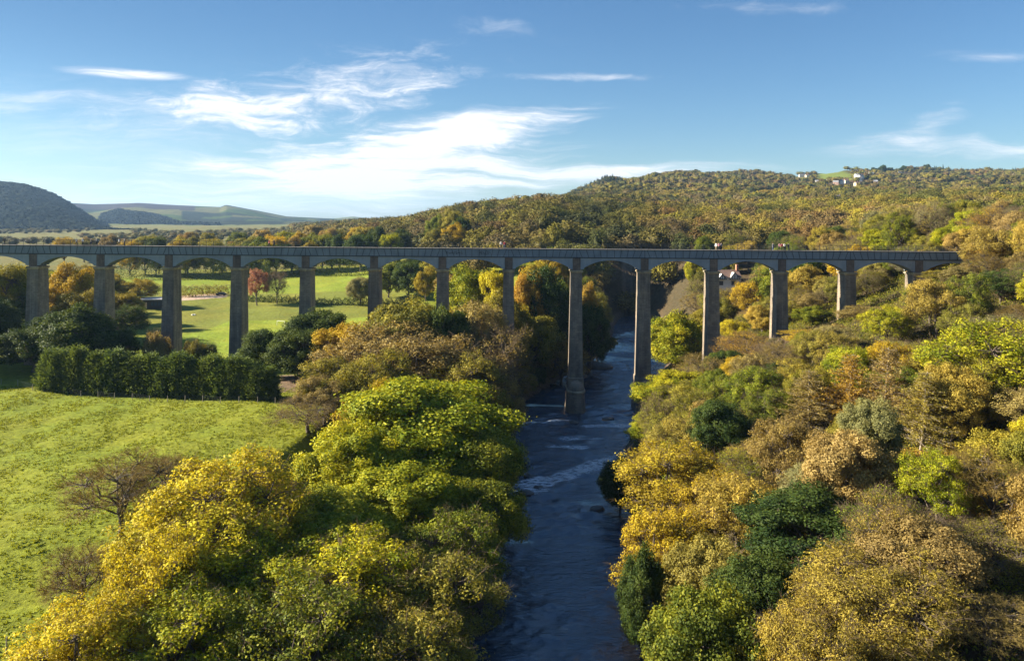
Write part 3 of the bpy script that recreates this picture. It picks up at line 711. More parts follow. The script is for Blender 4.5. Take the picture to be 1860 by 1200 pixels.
for a in [
 # left bank, near
 ('loose', 410, 838, 270, 80, 'yellow', 'tall bright yellow tree at the edge of the near meadow', GL),
 ('loose', 300, 985, 190, 66, 'yellow', 'lowest yellow tree of the group, spreading over the meadow edge', GL),
 ('loose', 330, 930, 240, 73, 'yellow', 'paler yellow tree leaning over the meadow in front of the tallest yellow one', GL),
 ('loose', 160, 1108, 230, 58, 'yellow', 'low deep yellow tree in the bottom left corner beside the fence posts', GL),
 ('loose', 500, 905, 200, 86, 'gold', 'golden green tree just behind the tall bright yellow one', GL),
 ('loose', 470, 1000, 250, 69, 'lime', 'loose lime yellow tree at the bottom left, right of the yellow pair', GL),
 ('loose', 330, 1080, 260, 61, 'lime', 'lime tree low at the bottom edge, second from the golden corner tree', GL),
 ('broad', 590, 905, 230, 84, 'lime', 'lime green tree in the middle of the left bank clump', GL),
 ('loose', 640, 985, 260, 71, 'lime', 'loose lime green tree half in shade at bottom of left bank', GL),
 ('loose', 770, 1010, 230, 72, 'olive', 'brownish olive tree shaded beside the water at bottom left bank', GL),
 ('loose', 560, 1070, 260, 61, 'green', 'grey green tree along the bottom edge left of the river', GL),
 ('loose', 740, 1120, 240, 62, 'olive', 'shaded olive tree at bottom edge nearest the dark river', GL),
 ('broad', 760, 690, 290, 112, 'lime', 'largest lime green tree on the left bank, round and sunlit', GL),
 ('broad', 690, 695, 130, 116, 'gold', 'gold topped tree against the left side of the largest lime tree', GL),
 ('broad', 650, 770, 180, 101, 'lime', 'yellow green tree on the outer edge of the left bank clump', GL),
 ('broad', 845, 770, 190, 106, 'green', 'green tree on the river side of the largest lime tree', GL),
 ('broad', 860, 870, 170, 96, 'green', 'green tree whose branches hang over the river left side', GL),
 ('broad', 730, 845, 230, 93, 'lime', 'lower lime green tree in front of the largest lime tree', GL),
 ('loose', 820, 940, 180, 83, 'green', 'shaded green tree over the left water edge, lower one', GL),
 ('bare', 225, 838, 190, 84, 'brown', 'leafless spreading dark tree standing over the meadow', GL),
 ('bare', 300, 850, 150, 90, 'brown', 'smaller leafless tree behind the yellow trees at meadow edge', GL),
 ('bare', 150, 1010, 130, 68, 'brown', 'low leafless brush tree at meadow edge above the fence posts', GL),
 # left bank, middle
 ('sparse', 560, 735, 110, 126, 'brown', 'grey brown thin bush tree at right end of the meadow', GL),
 ('loose', 620, 655, 130, 138, 'olive', 'thin olive tree with visible pale stems, left of largest lime tree', GL),
 ('loose', 590, 690, 90, 132, 'tan', 'tan thin tree near the end of the conifer row', GL),
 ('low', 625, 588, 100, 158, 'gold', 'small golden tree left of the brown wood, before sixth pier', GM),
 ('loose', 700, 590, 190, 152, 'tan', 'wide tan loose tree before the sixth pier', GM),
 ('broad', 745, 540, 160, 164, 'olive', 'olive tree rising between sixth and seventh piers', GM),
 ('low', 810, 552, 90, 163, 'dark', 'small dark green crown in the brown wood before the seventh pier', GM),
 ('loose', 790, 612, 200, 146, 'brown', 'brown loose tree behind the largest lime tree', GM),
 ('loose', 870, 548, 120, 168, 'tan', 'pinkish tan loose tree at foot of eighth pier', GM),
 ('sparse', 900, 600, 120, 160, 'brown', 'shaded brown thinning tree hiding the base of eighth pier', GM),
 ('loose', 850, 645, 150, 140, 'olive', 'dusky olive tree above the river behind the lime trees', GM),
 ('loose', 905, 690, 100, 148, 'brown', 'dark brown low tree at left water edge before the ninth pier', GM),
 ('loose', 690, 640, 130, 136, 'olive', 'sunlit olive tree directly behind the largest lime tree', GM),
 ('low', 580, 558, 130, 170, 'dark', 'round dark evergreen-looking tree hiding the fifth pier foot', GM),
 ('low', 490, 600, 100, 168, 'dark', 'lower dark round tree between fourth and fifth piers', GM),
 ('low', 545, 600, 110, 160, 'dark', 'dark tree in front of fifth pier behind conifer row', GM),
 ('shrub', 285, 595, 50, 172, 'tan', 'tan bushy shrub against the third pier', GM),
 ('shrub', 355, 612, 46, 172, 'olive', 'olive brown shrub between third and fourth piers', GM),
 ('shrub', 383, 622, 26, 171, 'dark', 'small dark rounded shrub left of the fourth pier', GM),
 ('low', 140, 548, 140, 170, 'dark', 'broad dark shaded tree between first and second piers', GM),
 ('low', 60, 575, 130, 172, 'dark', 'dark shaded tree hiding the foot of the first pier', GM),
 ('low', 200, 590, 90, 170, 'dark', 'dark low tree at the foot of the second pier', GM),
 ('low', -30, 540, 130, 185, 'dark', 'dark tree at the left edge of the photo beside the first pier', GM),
 # behind the arches, left
 ('low', 10, 470, 110, 215, 'olive', 'yellowing olive tree seen left of the first pier', GM),
 ('low', 130, 472, 80, 235, 'gold', 'golden orange tree seen through the arch after the first pier', GM),
 ('low', 95, 485, 60, 245, 'lime', 'lime yellow tree seen right beside the first pier', GM),
 ('loose', 150, 520, 100, 215, 'olive', 'lower olive tree inside the arch after the first pier', GM),
 ('loose', 245, 505, 75, 290, 'gold', 'low yellow tree above the dark shed', GM),
 ('loose', 225, 540, 60, 265, 'dark', 'dark tree left of the dark shed', GM),
 ('loose', 467, 486, 38, 300, 'pink', 'small pink red tree seen through the arch after the fourth pier', GM),
 ('bare', 503, 490, 34, 302, 'twig', 'small leafless grey tree beside the pink red one', GM),
 ('low', 655, 500, 46, 300, 'pale', 'pale green round tree standing alone in the far field', GM),
 ('low', 708, 474, 64, 318, 'green', 'green tree at the field edge seen through the arch after sixth pier', GM),
 ('low', 742, 470, 60, 312, 'dark', 'dark tree in the middle of the arch after sixth pier', GM),
 ('low', 774, 484, 40, 304, 'gold', 'small golden tree left of the seventh pier, seen behind it', GM),
 ('loose', 822, 494, 60, 285, 'tan', 'tan brown thin tree right beside the seventh pier, seen behind it', GM),
 ('low', 790, 470, 60, 330, 'olive', 'olive tree directly behind the seventh pier', GM),
 ('low', 850, 476, 105, 232, 'lime', 'lime yellow tree seen through the arch after the seventh pier', GM),
 ('low', 895, 482, 70, 226, 'yellow', 'bright yellow tree against the eighth pier, seen behind it', GM),
 ('low', 960, 482, 70, 216, 'orange', 'rusty orange and brown tree right of the eighth pier', GM),
 ('low', 1000, 476, 120, 220, 'dark', 'tall dark green tree seen through the arch after eighth pier', GM),
 ('low', 960, 560, 110, 205, 'olive', 'shaded olive brown tree on left bank behind eighth pier', GM),
 ('low', 1075, 505, 50, 228, 'orange', 'small orange crown right of the ninth pier', GM),
 ('low', 1070, 545, 80, 222, 'dark', 'dark green tree on the bank right of the ninth pier', GM),
 ('loose', 1020, 610, 100, 208, 'brown', 'dark brown tree at the water behind the ninth pier', GM),
 ('loose', 1085, 600, 60, 240, 'olive', 'dark olive tree at the river bend beyond the piers', GM),
 ('low', 915, 520, 110, 196, 'olive', 'tall olive tree on the left bank right behind eighth pier', GM),
 ('low', 880, 545, 100, 190, 'brown', 'brown tree on the left bank just left behind eighth pier', GM),
 # right bank
 ('low', 1228, 560, 110, 200, 'lime', 'bright lime tree between the tenth and eleventh piers', GM),
 ('broad', 1228, 672, 140, 150, 'lime', 'lime yellow tree hiding the foot of the tenth pier', GR),
 ('broad', 1200, 748, 105, 138, 'lime', 'lime green tree on right water edge below the tenth pier', GR),
 ('loose', 1290, 690, 140, 142, 'olive', 'olive tree right of the lime yellow tree at tenth pier foot', GR),
 ('low', 1130, 825, 80, 118, 'dark', 'small dark green tree at the right water edge', GR),
 ('loose', 1225, 800, 190, 102, 'gold', 'rounded orange gold tree above the right water edge', GR),
 ('broad', 1370, 797, 90, 108, 'yellow', 'small brilliant yellow tree behind the orange gold one', GR),
 ('loose', 1300, 850, 150, 96, 'gold', 'golden tree right of and below the orange gold one', GR),
 ('loose', 1215, 915, 160, 84, 'gold', 'golden yellow tree on the right bank below the orange gold one', GR),
 ('broad', 1290, 965, 150, 76, 'willow', 'yellow green tree between golden tree and dark green tree', GR),
 ('low', 1170, 980, 90, 79, 'dark', 'dark tree drooping to the water on the right bank', GR),
 ('broad', 1480, 888, 240, 78, 'dark', 'large dark green tree in the middle of the right slope', GR),
 ('broad', 1390, 1000, 180, 69, 'dark', 'shaded dark green tree below the large dark green one', GR),
 ('broad', 1290, 1050, 200, 64, 'green', 'green tree at the bottom edge right of the river', GR),
 ('willow', 1600, 1000, 270, 62, 'willow', 'large straw yellow tree at the bottom of the right slope', GR),
 ('willow', 1480, 1085, 190, 58, 'willow', 'straw yellow bushy tree at bottom edge, left of the larger one', GR),
 ('bare', 1790, 1080, 170, 60, 'tan', 'leafless pale stemmed tree in the bottom right corner', GR),
 ('sparse', 1655, 865, 120, 86, 'olive', 'greyish olive thin tree beside the bracken patch', GR),
 ('bare', 1725, 930, 110, 76, 'twig', 'leafless grey bush tree below the bracken patch', GR),
 ('sparse', 1810, 960, 170, 70, 'olive', 'hazy olive thicket tree at right edge low down', GR),
 ('sparse', 1840, 820, 120, 90, 'tan', 'tan thicket tree at the right edge above the bracken', GR),
 ('larch', 1470, 672, 120, 112, 'tan', 'leftmost tan tall narrow tree of the pale stemmed stand', GR),
 ('larch', 1535, 640, 110, 110, 'orange', 'rusty tall narrow tree in the middle of the pale stemmed stand', GR),
 ('larch', 1605, 630, 120, 106, 'tan', 'tallest tan narrow tree of the pale stemmed stand', GR),
 ('larch', 1672, 672, 125, 100, 'willow', 'rightmost straw yellow narrow tree with bare lower branches', GR),
 ('larch', 1580, 800, 90, 97, 'willow', 'short straw yellow narrow tree before the pale stemmed stand', GR),
 ('bare', 1440, 800, 130, 100, 'brown', 'brown leafless tangle below the pale stemmed stand', GR),
 ('bare', 1500, 835, 110, 96, 'brown', 'reddish leafless tangle behind the large dark green tree', GR),
 ('loose', 1800, 575, 200, 108, 'lime', 'large yellow green tree at the right edge of the slope', GR),
 ('broad', 1740, 640, 120, 112, 'olive', 'olive green tree left of the large one at right edge', GR),
 ('broad', 1870, 700, 110, 100, 'dark', 'dark shaded tree cut by the right edge of the photo', GR),
 ('broad', 1360, 730, 110, 128, 'dark', 'dark green bush tree behind the brilliant yellow one', GR),
 ('broad', 1322, 632, 60, 160, 'dark', 'small dark green tree among tan bushes below eleventh pier', GR),
 ('bare', 1275, 640, 80, 158, 'tan', 'pale tan leafless tree at foot of the eleventh pier', GR),
 ('sparse', 1360, 600, 110, 168, 'orange', 'rusty thinning tree between eleventh and twelfth piers', GR),
 ('bare', 1430, 620, 100, 155, 'twig', 'pale leafless tree below the twelfth pier', GR),
 ('broad', 1440, 690, 90, 135, 'lime', 'lime yellow tree left of the rusty narrow stand', GR),
 ('loose', 1490, 600, 110, 160, 'gold', 'golden tree right of the twelfth pier foot', GR),
 ('loose', 1600, 555, 140, 158, 'brown', 'wide brown olive tree below thirteenth and fourteenth piers', GR),
 ('loose', 1725, 490, 90, 172, 'olive', 'olive orange tree hiding the last arch below the deck', GR),
 ('broad', 1850, 450, 120, 176, 'olive', 'olive tree covering the right end of the deck', GR),
 ('broad', 1740, 545, 110, 150, 'lime', 'yellow green tree on upper right slope below the deck end', GR),
 ('sparse', 1830, 530, 100, 150, 'tan', 'tan thinning tree on the upper right slope at photo edge', GR),
 ('loose', 1545, 660, 110, 130, 'olive', 'olive tree behind the rusty narrow stand', GR),
 ('loose', 1650, 620, 110, 134, 'olive', 'olive brown tree behind the golden narrow trees', GR),
 ]: hand(*a)

# conifer row along the meadow edge
N = 25
for k in range(N):
    f = k/(N-1); u = 95 + f*395; yb = 152 + 3*(1-f) - 4*f
    x = (u-930)/F*yb; top = at(u, np.interp(f, np.linspace(0, 1, 10), [640, 634, 648, 640, 652, 644, 654, 650, 660, 672]) + random.uniform(-9, 5), yb)[2]
    lab = 'dark green conifer at the left end of the clipped row' if k == 0 else 'dark green conifer at the right end of the row by the river wood' if k == N-1 else 'dark green conifer within the long dark row along the meadow edge'
    put_tree('conifer', x, yb + random.uniform(-.25, .25), top, 2.35 + random.uniform(-.25, .35), 'conif', lab, 'conifers in the row along the meadow', 'conifer_tree', jit=.1)

# ------------------------------------------------------------------ woodland filled in tree by tree
def where(x, y, z):
    u, v = proj(x, y, z)
    nb = sum(1 for p in PIER_U[1:] if u > p)
    if nb == 0: w = 'left of the first pier'
    elif nb >= 14: w = 'right of the fourteenth pier'
    else: w = f'between {ORD[nb]} and {ORD[nb+1]} piers'
    return u, v, w
WORDK = {'low': 'bushy tree', 'broad': 'full crowned tree', 'loose': 'loose crowned tree', 'sparse': 'thinning tree', 'bare': 'leafless tree', 'willow': 'feathery tree', 'shrub': 'shrub', 'larch': 'narrow tree', 'conifer': 'conifer'}
PENDING = []
def fill(n, xr, yr, ok, spacing, kinds, pals, hr, rr, row, grp, tries=20000):
    got = 0
    for _ in range(tries):
        if got >= n: break
        y = random.uniform(*yr); x = random.uniform(*xr)
        if not ok(x, y): continue
        r_ = random.uniform(*rr)
        if any((x-a)**2 + (y-b)**2 < (spacing*(r_+c))**2 for a, b, c in TREES): continue
        if 176.5 < y < 187 and x < 116: continue
        kind = random.choices(list(kinds), list(kinds.values()))[0]; pal = random.choices(list(pals), list(pals.values()))[0]
        if kind == 'bare': pal = random.choice(['twig', 'tan', 'brown'])
        H = random.uniform(*hr)*(.8 if kind == 'bare' else 1)
        z = float(ground(x, y))
        if y < 178:                                   # keep the piers and the deck open to view, as they stand in the photo
            q = proj(x, y, z + 5)
            if 1180 < q[0] < 1790:
                vl = np.interp(q[0], [1180, 1230, 1290, 1330, 1420, 1550, 1660, 1700, 1780], [690, 690, 650, 620, 610, 580, 525, 500, 465])
                H = min(H, at(q[0], vl, y)[2] - z)
                if H < 2.6: continue
                r_ = min(r_, H*.75)
                if H < 5: kind = random.choice(['shrub', 'low'])
        if 186 < y < 286 and 1292 < proj(x, y, z)[0] < 1356: H = min(H, max(at(1320, 512, y)[2] - z, 1.5)); r_ = min(r_, H*.8)
        u, v, w = where(x, y, z + H)
        o = put_tree(kind, x, y, None, r_, pal, 'x', grp, NAMEK[kind], H=H, jit=.18)
        PENDING.append((o, f'{PAL[pal][2]} {WORDK[kind]} {row} {w}', u, y)); got += 1
    return got
def inview(x, y, m=6): return abs(x) < .675*y + m
def dL(x, y): c, w = river(y); return (c-w)-x
def dR(x, y): c, w = river(y); return x-(c+w)
mixA = dict(olive=7, tan=2.5, brown=1.2, gold=1.4, lime=5, green=5, orange=.2, yellow=.5, dark=1.2, willow=5, pale=2)
kA = dict(loose=5, broad=4, sparse=3, bare=2)
cnt = [
 fill(104, (15, 125), (58, 174), lambda x, y: dR(x, y) > 4 and inview(x, y) and not (44 < x < 60 and 82 < y < 99), .40, kA, mixA, (7, 12), (3.2, 5.2), 'on the near right slope', 'trees on the near right slope'),
 fill(22, (-40, 5), (60, 172), lambda x, y: 2 < dL(x, y) < 26 and inview(x, y), .5, kA, dict(olive=3, green=3, brown=2, lime=2), (6, 10), (3, 4.5), 'on the near left bank', 'trees on the near left river bank'),
 fill(16, (-12, 24), (163, 216), lambda x, y: .8 < dL(x, y) < 11 and not 176 < y < 188, .4, dict(shrub=3, low=2), dict(olive=3, dark=3, brown=1), (3.5, 6.5), (2.2, 3.6), 'low on the left water edge', 'trees beyond the arches'),
 fill(16, (-20, 60), (189, 330), lambda x, y: 3 < dL(x, y) < 34, .6, dict(low=4, loose=3), dict(olive=3, green=2, lime=2, dark=2, gold=1), (13, 18), (4.5, 6.5), 'beyond the arches', 'trees beyond the arches'),
 fill(42, (38, 125), (187.5, 216), lambda x, y: dR(x, y) > 3, .36, dict(low=5, loose=4, shrub=2, sparse=2), mixA, (5, 9), (2.8, 4.6), 'on the slope behind the piers', 'trees beyond the arches'),
 fill(92, (45, 235), (205, 345), lambda x, y: dR(x, y) > 4 and inview(x, y) and not (78 < x < 98 and 272 < y < 305), .5, dict(loose=5, low=5, sparse=3, bare=1), mixA, (11, 16), (4.5, 7), 'on the slope beyond the deck', 'trees beyond the arches'),
 fill(34, (-215, -10), (412, 445), lambda x, y: 190 < PX+F*x/y < 850, .42, dict(low=1), dict(dark=4, olive=4, green=3, gold=1, brown=1, lime=1), (18, 24), (6, 9), 'in the wood behind the far field', 'trees in the wood behind the fields'),
 fill(16, (-230, -105), (200, 330), lambda x, y: inview(x, y, 4) and PX+F*x/y < 230, .6, dict(low=6, loose=3), dict(dark=4, olive=3, green=2, gold=1), (9, 14), (5, 7), 'in the left wood behind the arches', 'trees beyond the arches'),
 fill(30, (-420, -60), (470, 620), lambda x, y: -20 < PX+F*x/y < 680 and not (PX+F*x/y < 215 and random.random() < .8), .5, dict(low=6, loose=1), dict(olive=4, gold=2, brown=1, green=3, tan=1, lime=1), (16, 21), (7, 10), 'in the valley above the deck', 'trees in the valley above the deck'),
]
print('fill', cnt, 'trees', len(TREES))
# dark wood just outside the left edge whose shade falls on the left of the picture
OUT = [(-133 - 8*(k % 3) + random.uniform(-2, 2), 163 + 10*(k//3)) for k in range(9)]
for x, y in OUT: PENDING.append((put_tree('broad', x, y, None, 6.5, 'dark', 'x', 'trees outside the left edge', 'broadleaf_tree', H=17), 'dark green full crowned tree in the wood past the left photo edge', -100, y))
from collections import defaultdict
byl = defaultdict(list)
for o, l, u, y in PENDING: byl[l].append((u, y, o))
for l, items in byl.items():
    items.sort(key=lambda q: q[0])
    for k, (u, y, o) in enumerate(items):
        if len(items) == 1 or u < -50 or l.count(' ') > 12: s = ''
        elif len(items) == 2: s = ', left one' if k == 0 else ', right one'
        else: s = f', {ORD[k+1]} from left' if k < 19 else ', far right'
        if len(l.split()) > 16: l = l.replace(' crowned tree', ' tree')
        o['label'] = l + s if len((l + s).split()) <= 16 else l

# ------------------------------------------------------------------ far woodland (a mass of trees nobody could count)
def ico(sub):
    import bmesh
    bm = bmesh.new(); bmesh.ops.create_icosphere(bm, subdivisions=sub, radius=1); bm.verts.ensure_lookup_table()
    v = np.array([x.co[:] for x in bm.verts]); f = np.array([[q.index for q in p.verts] for p in bm.faces]); bm.free(); return v, f
def far_template(seed, sub, nleaf, size, conif=False):
    r = np.random.default_rng(seed); v, f = ico(sub)
    nz = np.zeros(len(v))
    for _ in range(9):
        d = norm(r.normal(0, 1, 3)); nz = np.maximum(nz, np.clip((v @ d) - .45, 0, 1)*r.uniform(.3, .75))
    if conif: v = np.c_[v[:, 0]*(.55 - .45*v[:, 2])*.8, v[:, 1]*(.55 - .45*v[:, 2])*.8, v[:, 2]*1.0]
    else: v = v*(.60 + nz*.85)[:, None]*np.array((1, 1, .8))*.9
    if nleaf:
        i = r.integers(0, len(f), nleaf); bw = r.dirichlet((1, 1, 1), nleaf)[..., None]
        c = (v[f[i]]*bw).sum(1)*r.uniform(1.0, 1.26, (nleaf, 1)); lv, lf = leaf_quads(c, norm(c)*1.0, size, r, .8, .9, .25)
    else: lv = np.zeros((0, 3)); lf = np.zeros((0, 4), int)
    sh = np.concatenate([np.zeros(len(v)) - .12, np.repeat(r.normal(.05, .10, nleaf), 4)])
    return np.concatenate([v, lv]), f, lf + len(v), sh
WOODC = np.array((1.14, 1.02, 1.05))*np.array([(.080,.088,.014), (.125,.128,.018), (.155,.138,.022), (.110,.080,.030), (.180,.145,.030), (.052,.074,.014), (.215,.200,.018), (.160,.105,.028), (.036,.050,.014), (.112,.128,.018), (.130,.110,.042)])
WOODP = np.array([5, 5, 3, 4, 3, 3, 2, 1.5, 2, 3, 3.]); WOODP /= WOODP.sum()
m, t, b = mat('far_foliage')
a = t.new('ShaderNodeAttribute', attribute_name='tint'); t.l.new(a.outputs['Color'], b.inputs['Base Color']); b.inputs['Roughness'].default_value = .7; b.inputs['Specular IOR Level'].default_value = .15
FARLEAF = m
def wood(name, label, pts, rads, hts, temps, cols):
    V = []; T3 = []; T4 = []; CC = []; off = 0; r = np.random.default_rng(5)
    for i, (x, y) in enumerate(pts):
        v, f, lf, sh = temps[r.integers(len(temps))]; an = r.uniform(0, 6.28); ca, sa = math.cos(an), math.sin(an)
        z0 = float(pts_z[i]) if pts_z is not None else 0
        R_, H_ = rads[i], hts[i]
        V.append(np.c_[x + (v[:, 0]*ca - v[:, 1]*sa)*R_, y + (v[:, 0]*sa + v[:, 1]*ca)*R_, z0 + H_*.52 + v[:, 2]*H_*.55])
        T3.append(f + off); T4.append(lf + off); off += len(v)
        CC.append(np.clip(cols[i]*(1 + sh)[:, None]*r.uniform(.85, 1.15), 0, 1))
    o = add(name, mesh_np(name, np.concatenate(V), [np.concatenate(T3), np.concatenate(T4)], [FARLEAF], {'tint': np.concatenate(CC)}, smooth=False))
    return tag(o, label, kind='stuff')
def sample(n, y0, y1, u0, u1, mind, ok, seed):
    r = np.random.default_rng(seed); y = np.sqrt(r.uniform(y0*y0, y1*y1, n)); x = (r.uniform(u0, u1, n)-PX)/F*y
    k = ok(x, y); x, y = x[k], y[k]; grid = {}; keep = []
    for i in range(len(x)):
        g_ = (int(x[i]//mind), int(y[i]//mind))
        if any((x[i]-x[j])**2 + (y[i]-y[j])**2 < mind*mind for a_ in (-1, 0, 1) for b_ in (-1, 0, 1) for j in grid.get((g_[0]+a_, g_[1]+b_), ())): continue
        grid.setdefault(g_, []).append(i); keep.append(i)
    return x[keep], y[keep]
VILL = [(1456,321,9,'w'),(1466,322,6,'c'),(1484,334,5,'w'),(1507,330,9,'c'),(1517,330,7,'c'),(1518,336,9,'p'),(1528,334,7,'w'),(1537,333,8,'c'),(1556,323,6,'w'),(1563,324,10,'w'),(1574,318,9,'w'),(1582,319,8,'g'),(1562,329,6,'w'),(1556,338,7,'c'),(1590,335,7,'p'),(1634,317,8,'g'),(1666,323,8,'c'),(1519,360,7,'c'),(1522,367,9,'w'),(1361,360,15,'w'),(1457,312,7,'g'),(1555,314,5,'w')]
VPOS = [hit(u, v, 500) for u, v, w, c in VILL]
def okw(x, y):
    c, w = river(y); ur = PX + F*x/y
    k = ~in_meadow(x, y) & ((np.abs(x-c) > w+5) | (y > 360))
    # the wooded side starts right of a line running up the valley
    lim = np.interp(y, [340, 400, 450, 520, 620, 800, 1100], [860, 780, 740, 640, 570, 540, 530]); k &= ur > lim
    for p in VPOS:
        k &= ~((np.abs(x-p[0]) < 11) & (y < p[1]+9) & (y > p[1]-85))
    return k
ur = np.random.default_rng(21)
def wood_zone(name, label, n, y0, y1, mind, temps, rr, hr, seed, conif=None):
    global pts_z
    x, y = sample(n, y0, y1, 520, 1990, mind, okw, seed); pts_z = ground(x, y)
    # trees stand in drifts of one kind; keep only what can be seen from round about the viewpoint: skip trees behind a nearer crest
    order = [8, 5, 0, 9, 1, 2, 10, 6, 4, 7, 3]; tt = .50 + .17*wob(x, y, 210, 10, 4) + .12*wob(x, y, 70, 8, 24) + ur.normal(0, .17, len(x))
    cols = WOODC[np.array(order)[np.clip(tt*len(order), 0, len(order)-1).astype(int)]]
    patch = wob(x, y, 260, 8, 3)[:, None]; cols = (cols*.85 + WOODC.mean(0)*.15)*(1 + .2*patch)*(1 + .10*wob(x, y, 90, 8, 20)[:, None]*np.array((1, .6, .2)))
    print(name, len(x))
    return wood(name, label, np.c_[x, y], rr[0] + (rr[1]-rr[0])*ur.beta(1.3, 2.2, len(x)), ur.uniform(*hr, len(x)), temps, cols)
def thin_template(seed, kind, n, grow, core=.5):
    """a lighter copy of a near crown: fewer, larger leaf sprays round a small dark core"""
    r = np.random.default_rng(seed); p = PROTO[kind][seed % len(PROTO[kind])]; V = p['V'].reshape(-1, 4, 3); i = r.choice(len(V), n, replace=False)
    c = V[i].mean(1, keepdims=True); q = c + (V[i]-c)*grow; q = (q/np.array((p['R'], p['R'], p['H']))).reshape(-1, 3); q[:, 2] = (q[:, 2] - .52)/.55
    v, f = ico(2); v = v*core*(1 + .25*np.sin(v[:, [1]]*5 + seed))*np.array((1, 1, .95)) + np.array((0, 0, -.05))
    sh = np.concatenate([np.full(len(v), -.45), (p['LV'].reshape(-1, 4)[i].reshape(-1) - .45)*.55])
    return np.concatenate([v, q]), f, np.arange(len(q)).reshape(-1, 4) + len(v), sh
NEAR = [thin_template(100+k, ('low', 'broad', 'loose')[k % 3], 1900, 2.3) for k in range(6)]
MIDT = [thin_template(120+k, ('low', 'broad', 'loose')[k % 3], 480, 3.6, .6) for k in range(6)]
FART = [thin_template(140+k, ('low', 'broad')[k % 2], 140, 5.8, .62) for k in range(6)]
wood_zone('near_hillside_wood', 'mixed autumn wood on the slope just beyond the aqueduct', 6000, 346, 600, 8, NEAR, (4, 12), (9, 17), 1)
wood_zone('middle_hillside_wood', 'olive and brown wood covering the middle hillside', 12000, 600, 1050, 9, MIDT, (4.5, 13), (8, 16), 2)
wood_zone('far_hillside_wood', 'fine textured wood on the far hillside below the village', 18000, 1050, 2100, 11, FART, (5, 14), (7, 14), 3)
def okv(x, y):
    ur = PX + F*x/y
    return (ur < np.interp(y, [800, 1100], [560, 660])) & (wob(x, y, 300, 8, 7) > np.where(ur < 240, .6, -.3))
vx, vy = sample(2200, 800, 1500, -40, 660, 16, okv, 11); pts_z = ground(vx, vy)
wood('valley_trees', 'scattered hedgerow trees on the far valley floor', np.c_[vx, vy], ur.uniform(5, 9, len(vx)), ur.uniform(6, 10, len(vx)), MIDT, (WOODC[ur.choice(len(WOODC), len(vx), p=WOODP)] + WOODC.mean(0))*.45)
for u, d_, H_, r_, lab in ((1588, 1960, 24, 10, 'leftmost dark tree of the clump on the skyline right of the village meadow'), (1602, 1955, 27, 11, 'tallest dark tree of the skyline clump above the village'), (1616, 1965, 23, 10, 'right dark tree of the skyline clump above the village'), (1640, 1960, 20, 9, 'rounded dark tree right of the skyline clump'), (1652, 1970, 17, 9, 'brown tree at the end of the skyline group'), (1683, 1990, 19, 9, 'lone round tree on the skyline right of the village')):
    put_tree('low', (u-PX)/F*d_, d_, None, r_, 'brown' if 'brown' in lab else 'dark', lab, 'skyline trees', 'broadleaf_tree', H=H_)
CONT = [far_template(160+k, 2, 30, .3, True) for k in range(3)]
cx_, cy_ = [], []
for u0, u1, d0, d1, n in ((1060, 1130, 1350, 1500, 120), (985, 1060, 1250, 1400, 60), (1575, 1610, 1980, 2020, 40), (1680, 1850, 1900, 2010, 60)):
    d = ur.uniform(d0, d1, n); cx_ += list((ur.uniform(u0, u1, n)-PX)/F*d); cy_ += list(d)
cx_, cy_ = np.array(cx_), np.array(cy_); pts_z = ground(cx_, cy_)
wood('skyline_conifers', 'dark conifer plantation along the skyline', np.c_[cx_, cy_], ur.uniform(3, 4.5, len(cx_)), ur.uniform(10, 15, len(cx_)), CONT, np.repeat(np.array([(.022, .035, .016)]), len(cx_), 0))

# ------------------------------------------------------------------ distant hills on the left
def hill(name, label, d, prof, depth, colf, canopy=0, du=4, base=0.0, seed=0):
    """ridge whose crest follows prof [(u, v)] at distance d, falling towards the viewer over depth metres"""
    r = np.random.default_rng(seed); us = np.arange(prof[0][0], prof[-1][0]+.1, du); vs = np.interp(us, [p[0] for p in prof], [p[1] for p in prof])
    nr = 46 if not canopy else 130; f = np.linspace(0, 1, nr); n = len(us)
    fr = np.concatenate([f, 1 + .25*np.linspace(.2, 1, 5)])
    Pq = np.zeros((n, len(fr), 3))
    for j, q in enumerate(fr):
        yy = d - depth*(1-q)
        crest = CAMZ + (PY - vs)/F*d + ROLL*(us-PX)/F*d
        s = 1 - (1-min(q, 1))**1.35 if q <= 1 else 1 - (q-1)*1.2
        zz = base + (crest - base)*s
        xx = (us-PX)/F*yy
        if canopy: xx = xx + r.normal(0, d*.0012, n); yy = yy + r.normal(0, 5, n)
        zz = zz + (wob(xx, yy, depth*.28, 8, 5)*(.035 if canopy else .075)*(crest-base))*math.sin(math.pi*min(q, 1))
        if canopy: zz = zz + r.uniform(0, canopy, n)*(q <= 1.0)
        Pq[:, j] = np.stack([xx, yy + 0*xx, zz], -1)
    m_ = len(fr); ii = np.arange(n*m_).reshape(n, m_); q4 = np.stack([ii[:-1,:-1], ii[1:,:-1], ii[1:,1:], ii[:-1,1:]], -1).reshape(-1, 4)
    P3 = Pq.reshape(-1, 3); col = colf(P3, np.tile(fr, n), np.repeat(us, m_), r)
    o = add(name, mesh_np(name, P3, q4, [HILLM], {'tint': col}, smooth=not canopy)); return tag(o, label, kind='structure')
m, t, b = mat('hill_cover'); a = t.new('ShaderNodeAttribute', attribute_name='tint'); geo = t.new('ShaderNodeNewGeometry')
n = t.noise(geo.outputs['Position'], .02, 7, .65)
t.l.new(t.mix(1.0, a.outputs['Color'], t.mix(t.ramp(n, .3, .7), (.7, .7, .7), (1.25, 1.25, 1.25)), 'MULTIPLY'), b.inputs['Base Color']); b.inputs['Roughness'].default_value = 1; b.inputs['Specular IOR Level'].default_value = 0
HILLM = m
def c_dark(P, q, u, r): return np.array((.014, .017, .011))[None]*r.uniform(.6, 1.35, (len(P), 1))
